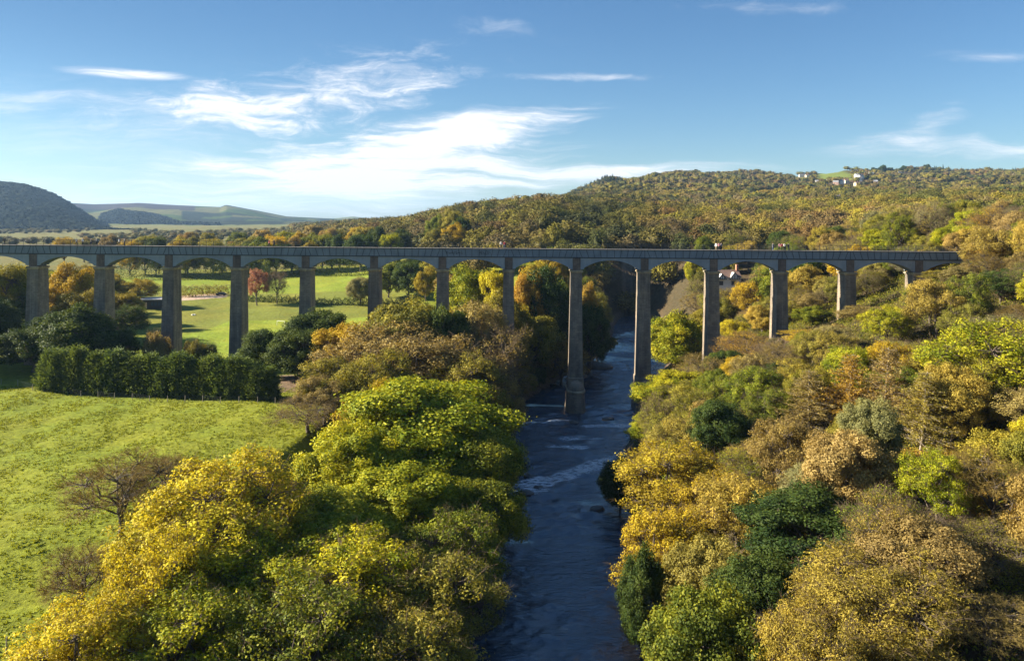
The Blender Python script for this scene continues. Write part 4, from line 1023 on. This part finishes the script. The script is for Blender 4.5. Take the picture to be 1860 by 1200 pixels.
def c_field(P, q, u, r):
    w1 = wob(P[:, 0], P[:, 1]*.6, 700, 8, 2); w2 = wob(P[:, 0], P[:, 1], 420, 8, 14)
    c = np.where((w1 > .1)[:, None], np.array((.055, .078, .020)), np.array((.10, .098, .038)))
    c = np.where(((q > .5 + .06*w2) & (u < 355))[:, None], np.array((.045, .033, .030)), c)
    dk = ((u > 398) & (u < 475) & (q > .84)) | ((u > 330) & (q < .40) & (w2 > -.4)) | ((u > 480) & (w2 > .1)) | ((u > 132) & (u < 175) & (q > .78)) | ((w1 > 1.1) & (q < .6))
    return np.where(dk[:, None], np.array((.026, .031, .020)), c)
def c_heath(P, q, u, r):
    w2 = wob(P[:, 0], P[:, 1], 500, 8, 9); c = np.where((w2 > 0)[:, None], np.array((.13, .15, .04)), np.array((.09, .085, .04)))
    return np.where((w2 > .8)[:, None], np.array((.03, .035, .02)), c)
hill('wooded_hill', 'steep dark wooded hill at the left edge', 2600, [(-500, 300), (-200, 318), (0, 332), (50, 338), (100, 356), (140, 380), (175, 402), (212, 420), (260, 432)], 900, c_dark, 9, 3, 8, 1)
hill('moorland_hill', 'far green and brown hills with fields', 5200, [(60, 400), (120, 368), (170, 371), (250, 369), (330, 373), (400, 376), (410, 372), (470, 383), (520, 393), (600, 397), (700, 402)], 2300, c_field, 0, 4, 8, 2)
hill('wooded_spur', 'low dark wooded spur below the far hills', 3300, [(170, 428), (185, 392), (215, 384), (240, 388), (262, 390), (290, 395), (330, 408), (370, 424), (400, 432)], 500, c_dark, 16, 2, 8, 3)
hill('blue_spur', 'hazy blue wooded ridge in the middle of the far valley', 4300, [(300, 424), (340, 408), (380, 402), (420, 399), (460, 394), (500, 399), (550, 405), (600, 406), (660, 402), (760, 404)], 700, c_dark, 12, 3, 8, 4)
hill('far_ridge', 'pale far ridge on the horizon', 7000, [(380, 400), (440, 392), (520, 396), (600, 398), (640, 393), (720, 402), (800, 408), (1000, 412)], 2000, c_heath, 0, 6, 8, 5)

# ------------------------------------------------------------------ hedges, shed, car, goal, fences
def hedge(name, label, pts, w, h, pal, dens=34):
    r = np.random.default_rng(len(label)); V = []; LV = []
    for (x0, y0), (x1, y1) in zip(pts[:-1], pts[1:]):
        L = math.hypot(x1-x0, y1-y0); n = int(L*dens*h)
        f = r.uniform(0, 1, n); ang = r.uniform(0, math.pi, n); bump = 1 + .22*np.sin(f*L*1.3) + .15*np.sin(f*L*3.1+1)
        ox = np.cos(ang)*w/2*r.uniform(.7, 1.1, n); oz = np.sin(ang)*h*bump*r.uniform(.6, 1.05, n)
        x = x0 + (x1-x0)*f + ox*(y1-y0)/L; y = y0 + (y1-y0)*f - ox*(x1-x0)/L; y = y + np.where(abs(y1-y0) < 1e-6, ox, 0)*0
        z = ground(x, y) + oz; v, _ = leaf_quads(np.stack([x, y, z], -1), np.stack([np.zeros(n), np.cos(ang), np.sin(ang)], -1), .42, r, .7)
        V.append(v); LV.append(np.repeat(np.clip(r.normal(.45, .2, n), 0, 1), 4))
    V = np.concatenate(V); o = add(name, mesh_np(name, V, np.arange(len(V)).reshape(-1, 4), [LEAF[pal]], {'leafvar': np.concatenate(LV)}))
    return tag(o, label, 'hedge')
def gp(u, v): p = hit(u, v, 186); return (p[0], p[1])
hedge('hedge', 'long dark field hedge running behind the sports pitch', [gp(436, 546), gp(500, 550), gp(560, 552), gp(640, 554), gp(700, 556), gp(760, 552)], 3.2, 2.6, 'dark')
hedge('hedge', 'short overgrown hedge along the pinkish drive', [gp(328, 541), gp(370, 538), gp(412, 534)], 3.5, 3.4, 'olive')
hedge('hedge', 'rough pale scrub bank above the drive between third and fourth piers', [gp(326, 527), gp(370, 525), gp(420, 524)], 6, 1.8, 'pale')
hedge('hedge', 'tall dark scrub along the foot of the wood behind the far field', [(xx_, 404 + 3*math.sin(xx_*.1)) for xx_ in range(-215, -15, 12)], 7, 9, 'dark', 14)
hedge('hedge', 'rough bushes behind the dark shed left of third pier', [gp(270, 527), gp(300, 525)], 5, 2.4, 'pale')
for lab, uv in (('low hedgerow across the valley fields above left end of deck', [(14, 440), (50, 438), (110, 437)]),):
    q = [hit(u, v, 420)[:2] for u, v in uv]; hedge('hedge', lab, [tuple(k) for k in q], 7, 4, 'tan', 12)
WOODB = plain('dark_timber', (.045, .036, .032), .8); ROOFP = plain('pale_roof', (.42, .38, .36), .8); GLASS = plain('window_glass', (.06, .075, .095), .15); DOORO = plain('lit_door', (.55, .36, .22), .7); WHITE = plain('white_paint', (.78, .77, .74), .6, .05)
p = hit(272, 562, 190); sh = empty('shed', (p[0], p[1], p[2]), 'long low dark timber shed with pale flat roof behind third pier', 'shed')
sh.rotation_euler = (0, 0, R(8)); k = p[1]/F
MB().box(-20*k, 32*k, 0, 7, -.5, 3.3).obj('wall', WOODB, sh)
MB().box(-22*k, 36*k, -.8, 7.6, 3.3, 3.75).obj('roof', ROOFP, sh)
for j in range(4): MB().box((2+j*6)*k, (6.5+j*6)*k, -.06, .02, 1.2, 2.7).obj('window', GLASS, sh)
MB().box(-9*k, -5*k, -.07, .02, 0, 2.5).obj('door', DOORO, sh)
p = hit(405, 536, 190); car = empty('parked_car', (p[0], p[1]-2, float(ground(p[0], p[1]-2))), 'dark car parked beside the hedge at the end of pinkish drive', 'car')
CARP = plain('dark_car_paint', (.03, .035, .05), .25); TYRE = plain('tyre_rubber', (.02, .02, .02), .9); car.rotation_euler = (0, 0, R(10))
MB().prism([(-2.1, .3), (2.1, .3), (2.15, .75), (1.5, .95), (.9, 1.42), (-.9, 1.45), (-1.7, .98), (-2.15, .85)], -.85, .85).obj('body', CARP, car)
MB().prism([(-1.35, .98), (1.15, .98), (.8, 1.36), (-.85, 1.38)], -.87, .87).obj('window', GLASS, car)
for x in (-1.3, 1.3):
    for y in (-.8, .8): MB().tube((x, y-.1, .32), (x, y+.1, .32), .32, n=14).obj('wheel', TYRE, car)
p = hit(510, 592, 186); gl = empty('goal', (p[0], p[1], p[2]), 'small white goal frame on the sports pitch', 'goal'); gl.rotation_euler = (0, 0, R(-20))
for x in (-1.5, 1.5): MB().tube((x, 0, 0), (x, 0, 1.5), .06).obj('post', WHITE, gl); MB().tube((x, 0, 1.5), (x, 1.2, 0), .03).obj('stay', WHITE, gl)
MB().tube((-1.56, 0, 1.5), (1.56, 0, 1.5), .06).obj('crossbar', WHITE, gl)
p = hit(352, 574, 186)
mbk = MB(); v, f = ico(2); v = v*(1 + .25*np.sin(v[:, 0:1]*5 + v[:, 1:2]*4))*np.array((.9, .7, .5)); mbk.poly(v, f.tolist())
tag(mbk.obj('pale_rock', plain('pale_stone', (.42, .41, .33), .9), loc=tuple(p)), 'pale rock heap at the edge of the pitch right of third pier', 'rock')
p = hit(45, 659, 150); fs = empty('feed_shelter', tuple(p), 'low dark box shaped feed shelter in shaded field at left', 'shelter'); fs.rotation_euler = (0, 0, R(15)); TIN = plain('dull_tin', (.09, .10, .12), .5)
MB().prism([(-1.3, 0), (1.3, 0), (1.3, .75), (-1.3, .6)], -.8, .8).obj('wall', WOODB, fs); MB().prism([(-1.5, .62), (1.5, .79), (1.5, .86), (-1.5, .69)], -1, 1).obj('roof', TIN, fs)
POST = plain('fence_wood', (.22, .19, .14), .9)
def fence(label, pts, posts, h=1.25, every=None):
    x0, y0 = pts[0]; rt = empty('wire_fence', (x0, y0, float(ground(x0, y0))), label, 'fence'); oz = rt.location
    prev = None
    for x, y in posts:
        z = float(ground(x, y)); hh = h*random.uniform(.92, 1.1); dx = random.uniform(-.05, .05)
        MB().tube((x-x0, y-y0, z-oz.z-.3), (x-x0+dx, y-y0, z-oz.z+hh), .065, .055, 6).obj('post', POST, rt)
        top = [(x-x0+dx*.7, y-y0-.07, z-oz.z+q*hh) for q in (.35, .65, .92)]
        if prev:
            mb = MB()
            for a_, b_ in zip(prev, top): mb.tube(a_, b_, .012, n=3)
            mb.obj('wire', RAIL, rt)
        prev = top
    return rt
ps = []
for u, v in [(-30, 694), (2, 700), (32, 704), (59, 709), (86, 713), (116, 718), (147, 721), (178, 724), (208, 726), (240, 728), (272, 730), (304, 731), (336, 732), (368, 733), (400, 733), (434, 733), (468, 733), (500, 733)]:
    a_, b_ = ray(u, v); yy = 35.6/(-b_); q = hit(u, v, 100); ps.append((q[0], q[1]))
fence('post and wire fence along the meadow edge in front of conifer row', ps, ps)
ps = []
for u, v in [(-60, 1260), (11, 1205), (82, 1175), (150, 1140)]:
    q = hit(u, v, 40); ps.append((q[0], q[1]))
fence('short post and wire fence in the bottom left corner of meadow', ps, ps, 1.35)

# ------------------------------------------------------------------ houses
WALLS = {'w': plain('white_render', (.62, .60, .55), .8, .08, .5), 'c': plain('cream_render', (.60, .52, .38), .8, .1, .5), 'p': plain('pinkish_render', (.55, .36, .27), .8, .1, .5), 'g': plain('grey_render', (.45, .44, .43), .8, .1, .5)}
ROOFS = [plain('slate_roof', (.11, .11, .12), .7), plain('brown_tile_roof', (.19, .115, .085), .8), plain('pale_slate_roof', (.30, .30, .31), .6)]
def gable_house(root, w, d, h, rh, wm, rm, win=True, chim=True, rows=1):
    MB().prism([(-w/2, -1.5), (w/2, -1.5), (w/2, h), (-w/2, h)], -d/2, d/2).obj('wall', wm, root)
    mb = MB(); e = .35    # ridge along x
    mb.poly([(-w/2-e, -d/2-e, h-.05), (w/2+e, -d/2-e, h-.05), (w/2+e, 0, h+rh), (-w/2-e, 0, h+rh), (w/2+e, d/2+e, h-.05), (-w/2-e, d/2+e, h-.05)], [(0,1,2,3),(3,2,4,5),(1,4,2),(0,3,5),(0,5,4,1)])
    rf = mb.obj('roof', rm, root)
    if chim: MB().box(w*.3, w*.3+.9, -.4, .5, h+rh*.4, h+rh+1.1).obj('chimney', ROOFS[1], rf)
    if win:
        n = max(2, int(w/3))
        for k in range(n):
            x = -w/2 + (k+.5)*w/n
            for r_ in range(rows): MB().box(x-.5, x+.5, -d/2-.05, -d/2+.02, 1+2.6*r_, 2.3+2.6*r_).obj('window', GLASS, root)
WNAME = {'w': 'white', 'c': 'cream', 'p': 'pinkish', 'g': 'grey'}
VL = ['white house at the left end of the hilltop village', 'small cream house next to leftmost white village house', 'tiny white house left below the village meadow', 'cream house below the left side of the village meadow', 'cream house below the middle of the village meadow',
 'pinkish house one row below the cream pair', 'white house right of the pinkish house below the meadow', 'cream house below the right corner of the village meadow', 'small white house at the right edge of the village meadow', 'long white house right of the village meadow',
 'tall white gabled house beneath the skyline conifers', 'grey house beside the tall white gabled one', 'small white house just below the long white one', 'cream house lowest below the long white one', 'pinkish house right of the village centre', 'grey roofed house right of the skyline conifers',
 'cream house below the lone skyline tree', 'cream house in the trees well below the village', 'white house lowest of the village among trees', 'white house alone in the wood above the eleventh arch', 'grey house above the leftmost white village house', 'tiny white house at the top corner of village meadow']
for k, ((u, v, w, c), p) in enumerate(zip(VILL, VPOS)):
    h = empty('village_house', (p[0], p[1], p[2]+.5), VL[k], 'house', 'houses of the hilltop village'); h.rotation_euler = (0, 0, R(random.uniform(-25, 25)))
    ww = w*p[1]/F; gable_house(h, ww, 7, 4.6 if k != 10 else 6, 2.6, WALLS[c], ROOFS[k % 3], win=True, rows=1)
# half timbered house behind the eleventh pier
d = 285; p = at(1322, 516, d); hs = empty('timbered_house', tuple(p), 'black and white half timbered house with brown roof behind eleventh pier', 'house'); hs.rotation_euler = (0, 0, R(6))
BLK = plain('black_timber', (.03, .028, .026), .8)
MB().box(-3.6, 5.0, 0, 6, -6, 2.6).obj('wall', WALLS['w'], hs)
mb = MB(); mb.poly([(-3.9, -.5, 2.5), (5.3, -.5, 2.5), (5.3, 3, 5.2), (-3.9, 3, 5.2), (5.3, 6.5, 2.5), (-3.9, 6.5, 2.5)], [(0,1,2,3),(3,2,4,5),(1,4,2),(0,3,5),(0,5,4,1)]); rf = mb.obj('roof', ROOFS[1], hs)
MB().box(4.3, 5.2, 2.4, 3.5, 3.2, 7.2).obj('chimney', plain('red_brick', (.36, .17, .10), .85), rf)
for x, s in ((-2.6, 1.5), (2.2, 1.9)):
    g_ = MB().prism([(x-s, 1.9), (x+s, 1.9), (x, 1.9+s*1.35)], -1.2, 1.5).obj('gable', WALLS['w'], hs)
    mb = MB()
    for a_, b_ in (((x-s-.2, -1.25, 1.8), (x+.05, -1.25, 2.1+s*1.35)), ((x+s+.2, -1.25, 1.8), (x-.05, -1.25, 2.1+s*1.35)), ((x, -1.25, 1.9), (x, -1.25, 1.9+s*1.3)), ((x-s, -1.25, 1.95), (x+s, -1.25, 1.95)), ((x-s*.5, -1.25, 1.9), (x-s*.5, -1.25, 1.9+s*.6)), ((x+s*.5, -1.25, 1.9), (x+s*.5, -1.25, 1.9+s*.6))): mb.tube(a_, b_, .13, n=4)
    mb.obj('timber', BLK, g_)
    MB().box(x-.8, x+.8, -.05, .02, -.4, 1.2).obj('window', GLASS, hs)

# ------------------------------------------------------------------ boulders in the river
ROCK = plain('wet_rock', (.07, .06, .05), .5, .3, 1.5)
for u, v, r_, l in ((1042, 768, .8, 'dark wet boulder in the rapids right below the ninth pier'), (1105, 762, 1.1, 'flat dark boulder in the rapids left of right bank trees'), (1085, 925, .9, 'dark boulder in the river under the orange gold tree'), (978, 886, .7, 'small dark boulder at left of the diagonal rapids'), (955, 897, 1.0, 'pale boulder at left water edge under the hanging branches'), (962, 866, .8, 'dark boulder where the diagonal rapids meet left bank'), (1084, 668, 3.2, 'long brown rock ledge on left bank beyond the ninth pier')):
    q = at(u, v, 100); a_, b_ = ray(u, v); yy = CAMZ/(-b_); x = a_*yy
    vv, ff = ico(3); rr_ = np.random.default_rng(int(u)); k = sum(np.sin(vv @ rr_.normal(0, 3, 3) + rr_.uniform(0, 6)) for _ in range(5))[:, None]*.07
    vv = vv*(1 + k)*np.array((1.3, .9, .55))*r_
    mb = MB(); mb.poly(vv, ff.tolist()); tag(mb.obj('boulder', ROCK, loc=(x, yy, .05)), l, 'boulder', 'boulders in the river')

# ------------------------------------------------------------------ people on the towpath
def person_mesh(pose):
    import bmesh
    st = {'stand': (.10, -.10, .0, .0), 'walk': (.10, -.10, .22, -.22), 'lean': (.09, -.09, .05, -.02)}[pose]
    pts = {'pelvis': (0, 0, .95), 'waist': (0, .0, 1.1), 'chest': (0, 0, 1.32), 'neck': (0, .0, 1.5), 'head': (0, -.02, 1.60), 'crown': (0, -.01, 1.70)}
    rad = {'pelvis': .15, 'waist': .135, 'chest': .16, 'neck': .055, 'head': .098, 'crown': .085}
    ed = [('pelvis', 'waist'), ('waist', 'chest'), ('chest', 'neck'), ('neck', 'head'), ('head', 'crown')]
    for s, sx_, fy in (('l', .095, st[2]), ('r', -.095, st[3])):
        pts.update({'hip'+s: (sx_, 0, .88), 'knee'+s: (sx_*1.05, -fy*.55 - .02, .50), 'ankle'+s: (sx_*1.1, -fy*.9 + .03, .09), 'toe'+s: (sx_*1.25, -fy*.9 - .15, .04)})
        rad.update({'hip'+s: .098, 'knee'+s: .062, 'ankle'+s: .045, 'toe'+s: .038}); ed += [('pelvis', 'hip'+s), ('hip'+s, 'knee'+s), ('knee'+s, 'ankle'+s), ('ankle'+s, 'toe'+s)]
        ax = 1 if s == 'l' else -1; sw = -fy
        el = (.235*ax, sw*-.4, 1.14); ha = (.25*ax, -.1 - sw*.7, .90)
        if pose == 'lean': el = (.24*ax, -.18, 1.18); ha = (.17*ax, -.38, 1.2)
        pts.update({'sho'+s: (.18*ax, 0, 1.42), 'elb'+s: el, 'wri'+s: ha, 'han'+s: (ha[0], ha[1]-.05, ha[2]-.08)}); rad.update({'sho'+s: .068, 'elb'+s: .045, 'wri'+s: .034, 'han'+s: .04})
        ed += [('chest', 'sho'+s), ('sho'+s, 'elb'+s), ('elb'+s, 'wri'+s), ('wri'+s, 'han'+s)]
    names = list(pts); me = bpy.data.meshes.new('skeleton'); me.from_pydata([pts[n] for n in names], [(names.index(a_), names.index(b_)) for a_, b_ in ed], [])
    o = bpy.data.objects.new('skeleton', me); C.objects.link(o)
    md = o.modifiers.new('skin', 'SKIN'); sk = me.skin_vertices[0].data
    for i, n in enumerate(names): sk[i].radius = (rad[n], rad[n]*(.72 if n in ('chest', 'waist', 'pelvis') else 1))
    sk[names.index('pelvis')].use_root = True
    o.modifiers.new('sub', 'SUBSURF').levels = 1
    dg = bpy.context.evaluated_depsgraph_get(); body = bpy.data.meshes.new_from_object(o.evaluated_get(dg)); bpy.data.objects.remove(o)
    return body
def shell(body, keep, off, name):
    nv = len(body.vertices); co = np.zeros(nv*3); body.vertices.foreach_get('co', co); co = co.reshape(-1, 3); no = np.array([v.normal[:] for v in body.vertices])
    fs_ = [tuple(p.vertices) for p in body.polygons if keep(np.mean(co[list(p.vertices)], 0))]
    used = sorted({i for f in fs_ for i in f}); mp = {j: i for i, j in enumerate(used)}
    me = bpy.data.meshes.new(name); me.from_pydata([tuple(co[j] + no[j]*off) for j in used], [], [tuple(mp[i] for i in f) for f in fs_])
    me.polygons.foreach_set('use_smooth', [True]*len(fs_)); return me
SKIN = plain('skin', (.52, .34, .25), .6, .05); HAIR = plain('dark_hair', (.05, .035, .025), .7)
BOD = {}
for pose in ('stand', 'walk', 'lean'):
    bd = person_mesh(pose); bd.materials.append(SKIN); bd.polygons.foreach_set('use_smooth', [True]*len(bd.polygons))
    arm = lambda c: abs(c[0]) > .17
    BOD[pose] = (bd, shell(bd, lambda c: (c[2] < 1.0 and c[2] > .08 and abs(c[0]) < .2), .012, 'trousers'), shell(bd, lambda c: (c[2] > .92 and c[2] < 1.475 and not (abs(c[0]) > .2 and c[2] < .9)), .022, 'jacket'), shell(bd, lambda c: c[2] > 1.62 or (c[2] > 1.54 and c[1] > .03), .012, 'hair'))
CLO = {k: plain('cloth_' + k, v, .85, .08) for k, v in dict(white=(.75, .73, .70), black=(.02, .02, .025), red=(.42, .06, .07), navy=(.03, .04, .09), grey=(.25, .25, .26), blue=(.10, .18, .35), tan=(.35, .27, .18), pink=(.60, .30, .32), denim=(.07, .10, .18)).items()}
PEO = [(8, 'stand', 'black', 'black', 0, 'person in black standing at the far left end of the deck'), (139, 'walk', 'grey', 'black', 90, 'person in grey top leading the line of walkers after first pier'), (150, 'stand', 'white', 'black', 80, 'person in white top, second in the line after first pier'), (165, 'walk', 'tan', 'navy', 100, 'person in tan jacket, third in the line after first pier'), (176, 'stand', 'grey', 'black', 0, 'person in grey jacket standing right above the second pier'),
 (216, 'walk', 'white', 'black', 90, 'person in white jacket walking right of the second pier'), (226, 'stand', 'grey', 'navy', -60, 'person in pale grey top behind the white jacketed walker'), (489, 'walk', 'red', 'black', -90, 'person in red jacket walking between fourth and fifth piers'), (497.5, 'walk', 'black', 'navy', -90, 'person in black jacket walking beside the one in red'),
 (910, 'stand', 'white', 'black', 0, 'person in white top and black trousers left of eighth pier'), (916.5, 'lean', 'red', 'denim', 10, 'person in dark red top leaning on railing near eighth pier'), (1300.5, 'stand', 'white', 'tan', -40, 'person in white and tan standing above the eleventh pier'), (1305.5, 'lean', 'pink', 'black', 0, 'person in pink top between two others above eleventh pier'), (1310, 'stand', 'grey', 'black', 40, 'person in grey and black, right one above the eleventh pier'),
 (1404, 'stand', 'grey', 'denim', 30, 'person in grey top standing apart left of the twelfth pier group'), (1415.5, 'lean', 'pink', 'black', 0, 'person in pink top at left of the group above twelfth pier'), (1420, 'stand', 'red', 'black', 10, 'person in dark red top inside the group above twelfth pier'), (1424.5, 'lean', 'white', 'black', 0, 'person in white top leaning over railing above twelfth pier'), (1432, 'lean', 'black', 'denim', -20, 'person in black jacket at right of the twelfth pier group')]
for u, pose, top, leg, rz, lab in PEO:
    bd, tr_, jk, hr_ = BOD[pose]; yy = YF + (.62 if pose == 'lean' else .9)
    pr = empty('person', ((u-930)/F*yy + .07, yy, ZT+.06), lab, 'person', 'people on the towpath'); pr.rotation_euler = (0, 0, R(rz)); pr.scale = (1.02,)*3
    add('body', bd, pr)
    for nm, me, m_ in (('trousers', tr_, CLO[leg]), ('jacket', jk, CLO[top]), ('hair', hr_, HAIR)):
        me = me.copy(); me.materials.clear(); me.materials.append(m_); add(nm, me, pr)

# ------------------------------------------------------------------ ground cover
def cover(name, label, x, y, per, size, spread, pal, hgt, asp=.5, up=.3, along_up=False):
    r = np.random.default_rng(len(name)*7); n = len(x)
    c = np.repeat(np.stack([x, y, ground(x, y)], -1), per, 0) + r.normal(0, 1, (n*per, 3))*np.array((spread, spread, 0)) + np.c_[np.zeros((n*per, 2)), r.uniform(0, hgt, n*per)]
    al = r.normal(0, .55, c.shape) + np.array((0, 0, 1.)) if along_up else None
    v, f = leaf_quads(c, r.normal(0, .5, c.shape), size, r, asp, .9, up, al)
    lv = np.repeat(np.clip(np.repeat(r.normal(.45, .2, n), per) + r.normal(0, .15, n*per), 0, 1), 4)
    o = add(name, mesh_np(name, v, f, [LEAF[pal] if isinstance(pal, str) else pal], {'leafvar': lv})); return tag(o, label, kind='stuff')
GRASSM = leaf_mat('grass_blades', (.155, .183, .013), (.226, .250, .021), .35)
r = np.random.default_rng(33)
y = np.sqrt(r.uniform(50**2, 158**2, 90000)); x = r.uniform(-.72, 0, 90000)*y
c, w = river(y); k = ((c-w)-x > 20) & (x < -25) & (r.random(len(x)) < .18 + .16*wob(x, y, 7, 8, 6))
cover('meadow_grass', 'tussocky grass of the near meadow', x[k], y[k], 5, .30, .16, GRASSM, .12, .4, .2, True)
y = r.uniform(56, 218, 36000); x = r.uniform(-30, 130, 36000); k = (((dR(x, y) > 1) & (x < .72*y + 4)) | ((dL(x, y) > .5) & (dL(x, y) < 18))) & ~((y > 178) & (y < 186) & (x < 34))
xx, yy = x[k], y[k]
h_ = len(xx)//2
cover('undergrowth', 'olive and tan undergrowth beneath the bank trees', xx[:h_], yy[:h_], 14, .30, .55, 'olive', 1.3)
cover('undergrowth', 'green brambles beneath the bank trees', xx[h_:], yy[h_:], 14, .28, .55, 'green', 1.2)
y = r.uniform(79, 101, 2200); x = r.uniform(43, 63, 2200); k = (x < .7*y + 3) & (wob(x, y, 8) > -.4)
cover('bracken', 'orange brown bracken in the clearing on the right slope', x[k], y[k], 16, .32, .4, 'orange', .9)
# ------------------------------------------------------------------ air
m = bpy.data.materials.new('haze_air'); m.use_nodes = True; t = NT(m.node_tree); t.n.remove(t.n['Principled BSDF'])
pv = t.new('ShaderNodeVolumePrincipled'); pv.inputs['Color'].default_value = (.40, .64, 1.0, 1); pv.inputs['Density'].default_value = 5e-5; pv.inputs['Anisotropy'].default_value = .2
t.l.new(pv.outputs[0], t.n['Material Output'].inputs['Volume'])
hz = MB().box(-9200, 9200, -700, 12200, -2.8, 300).obj('haze', m); tag(hz, 'thin blue haze filling the valley', kind='stuff')
print('objects', len(bpy.data.objects))
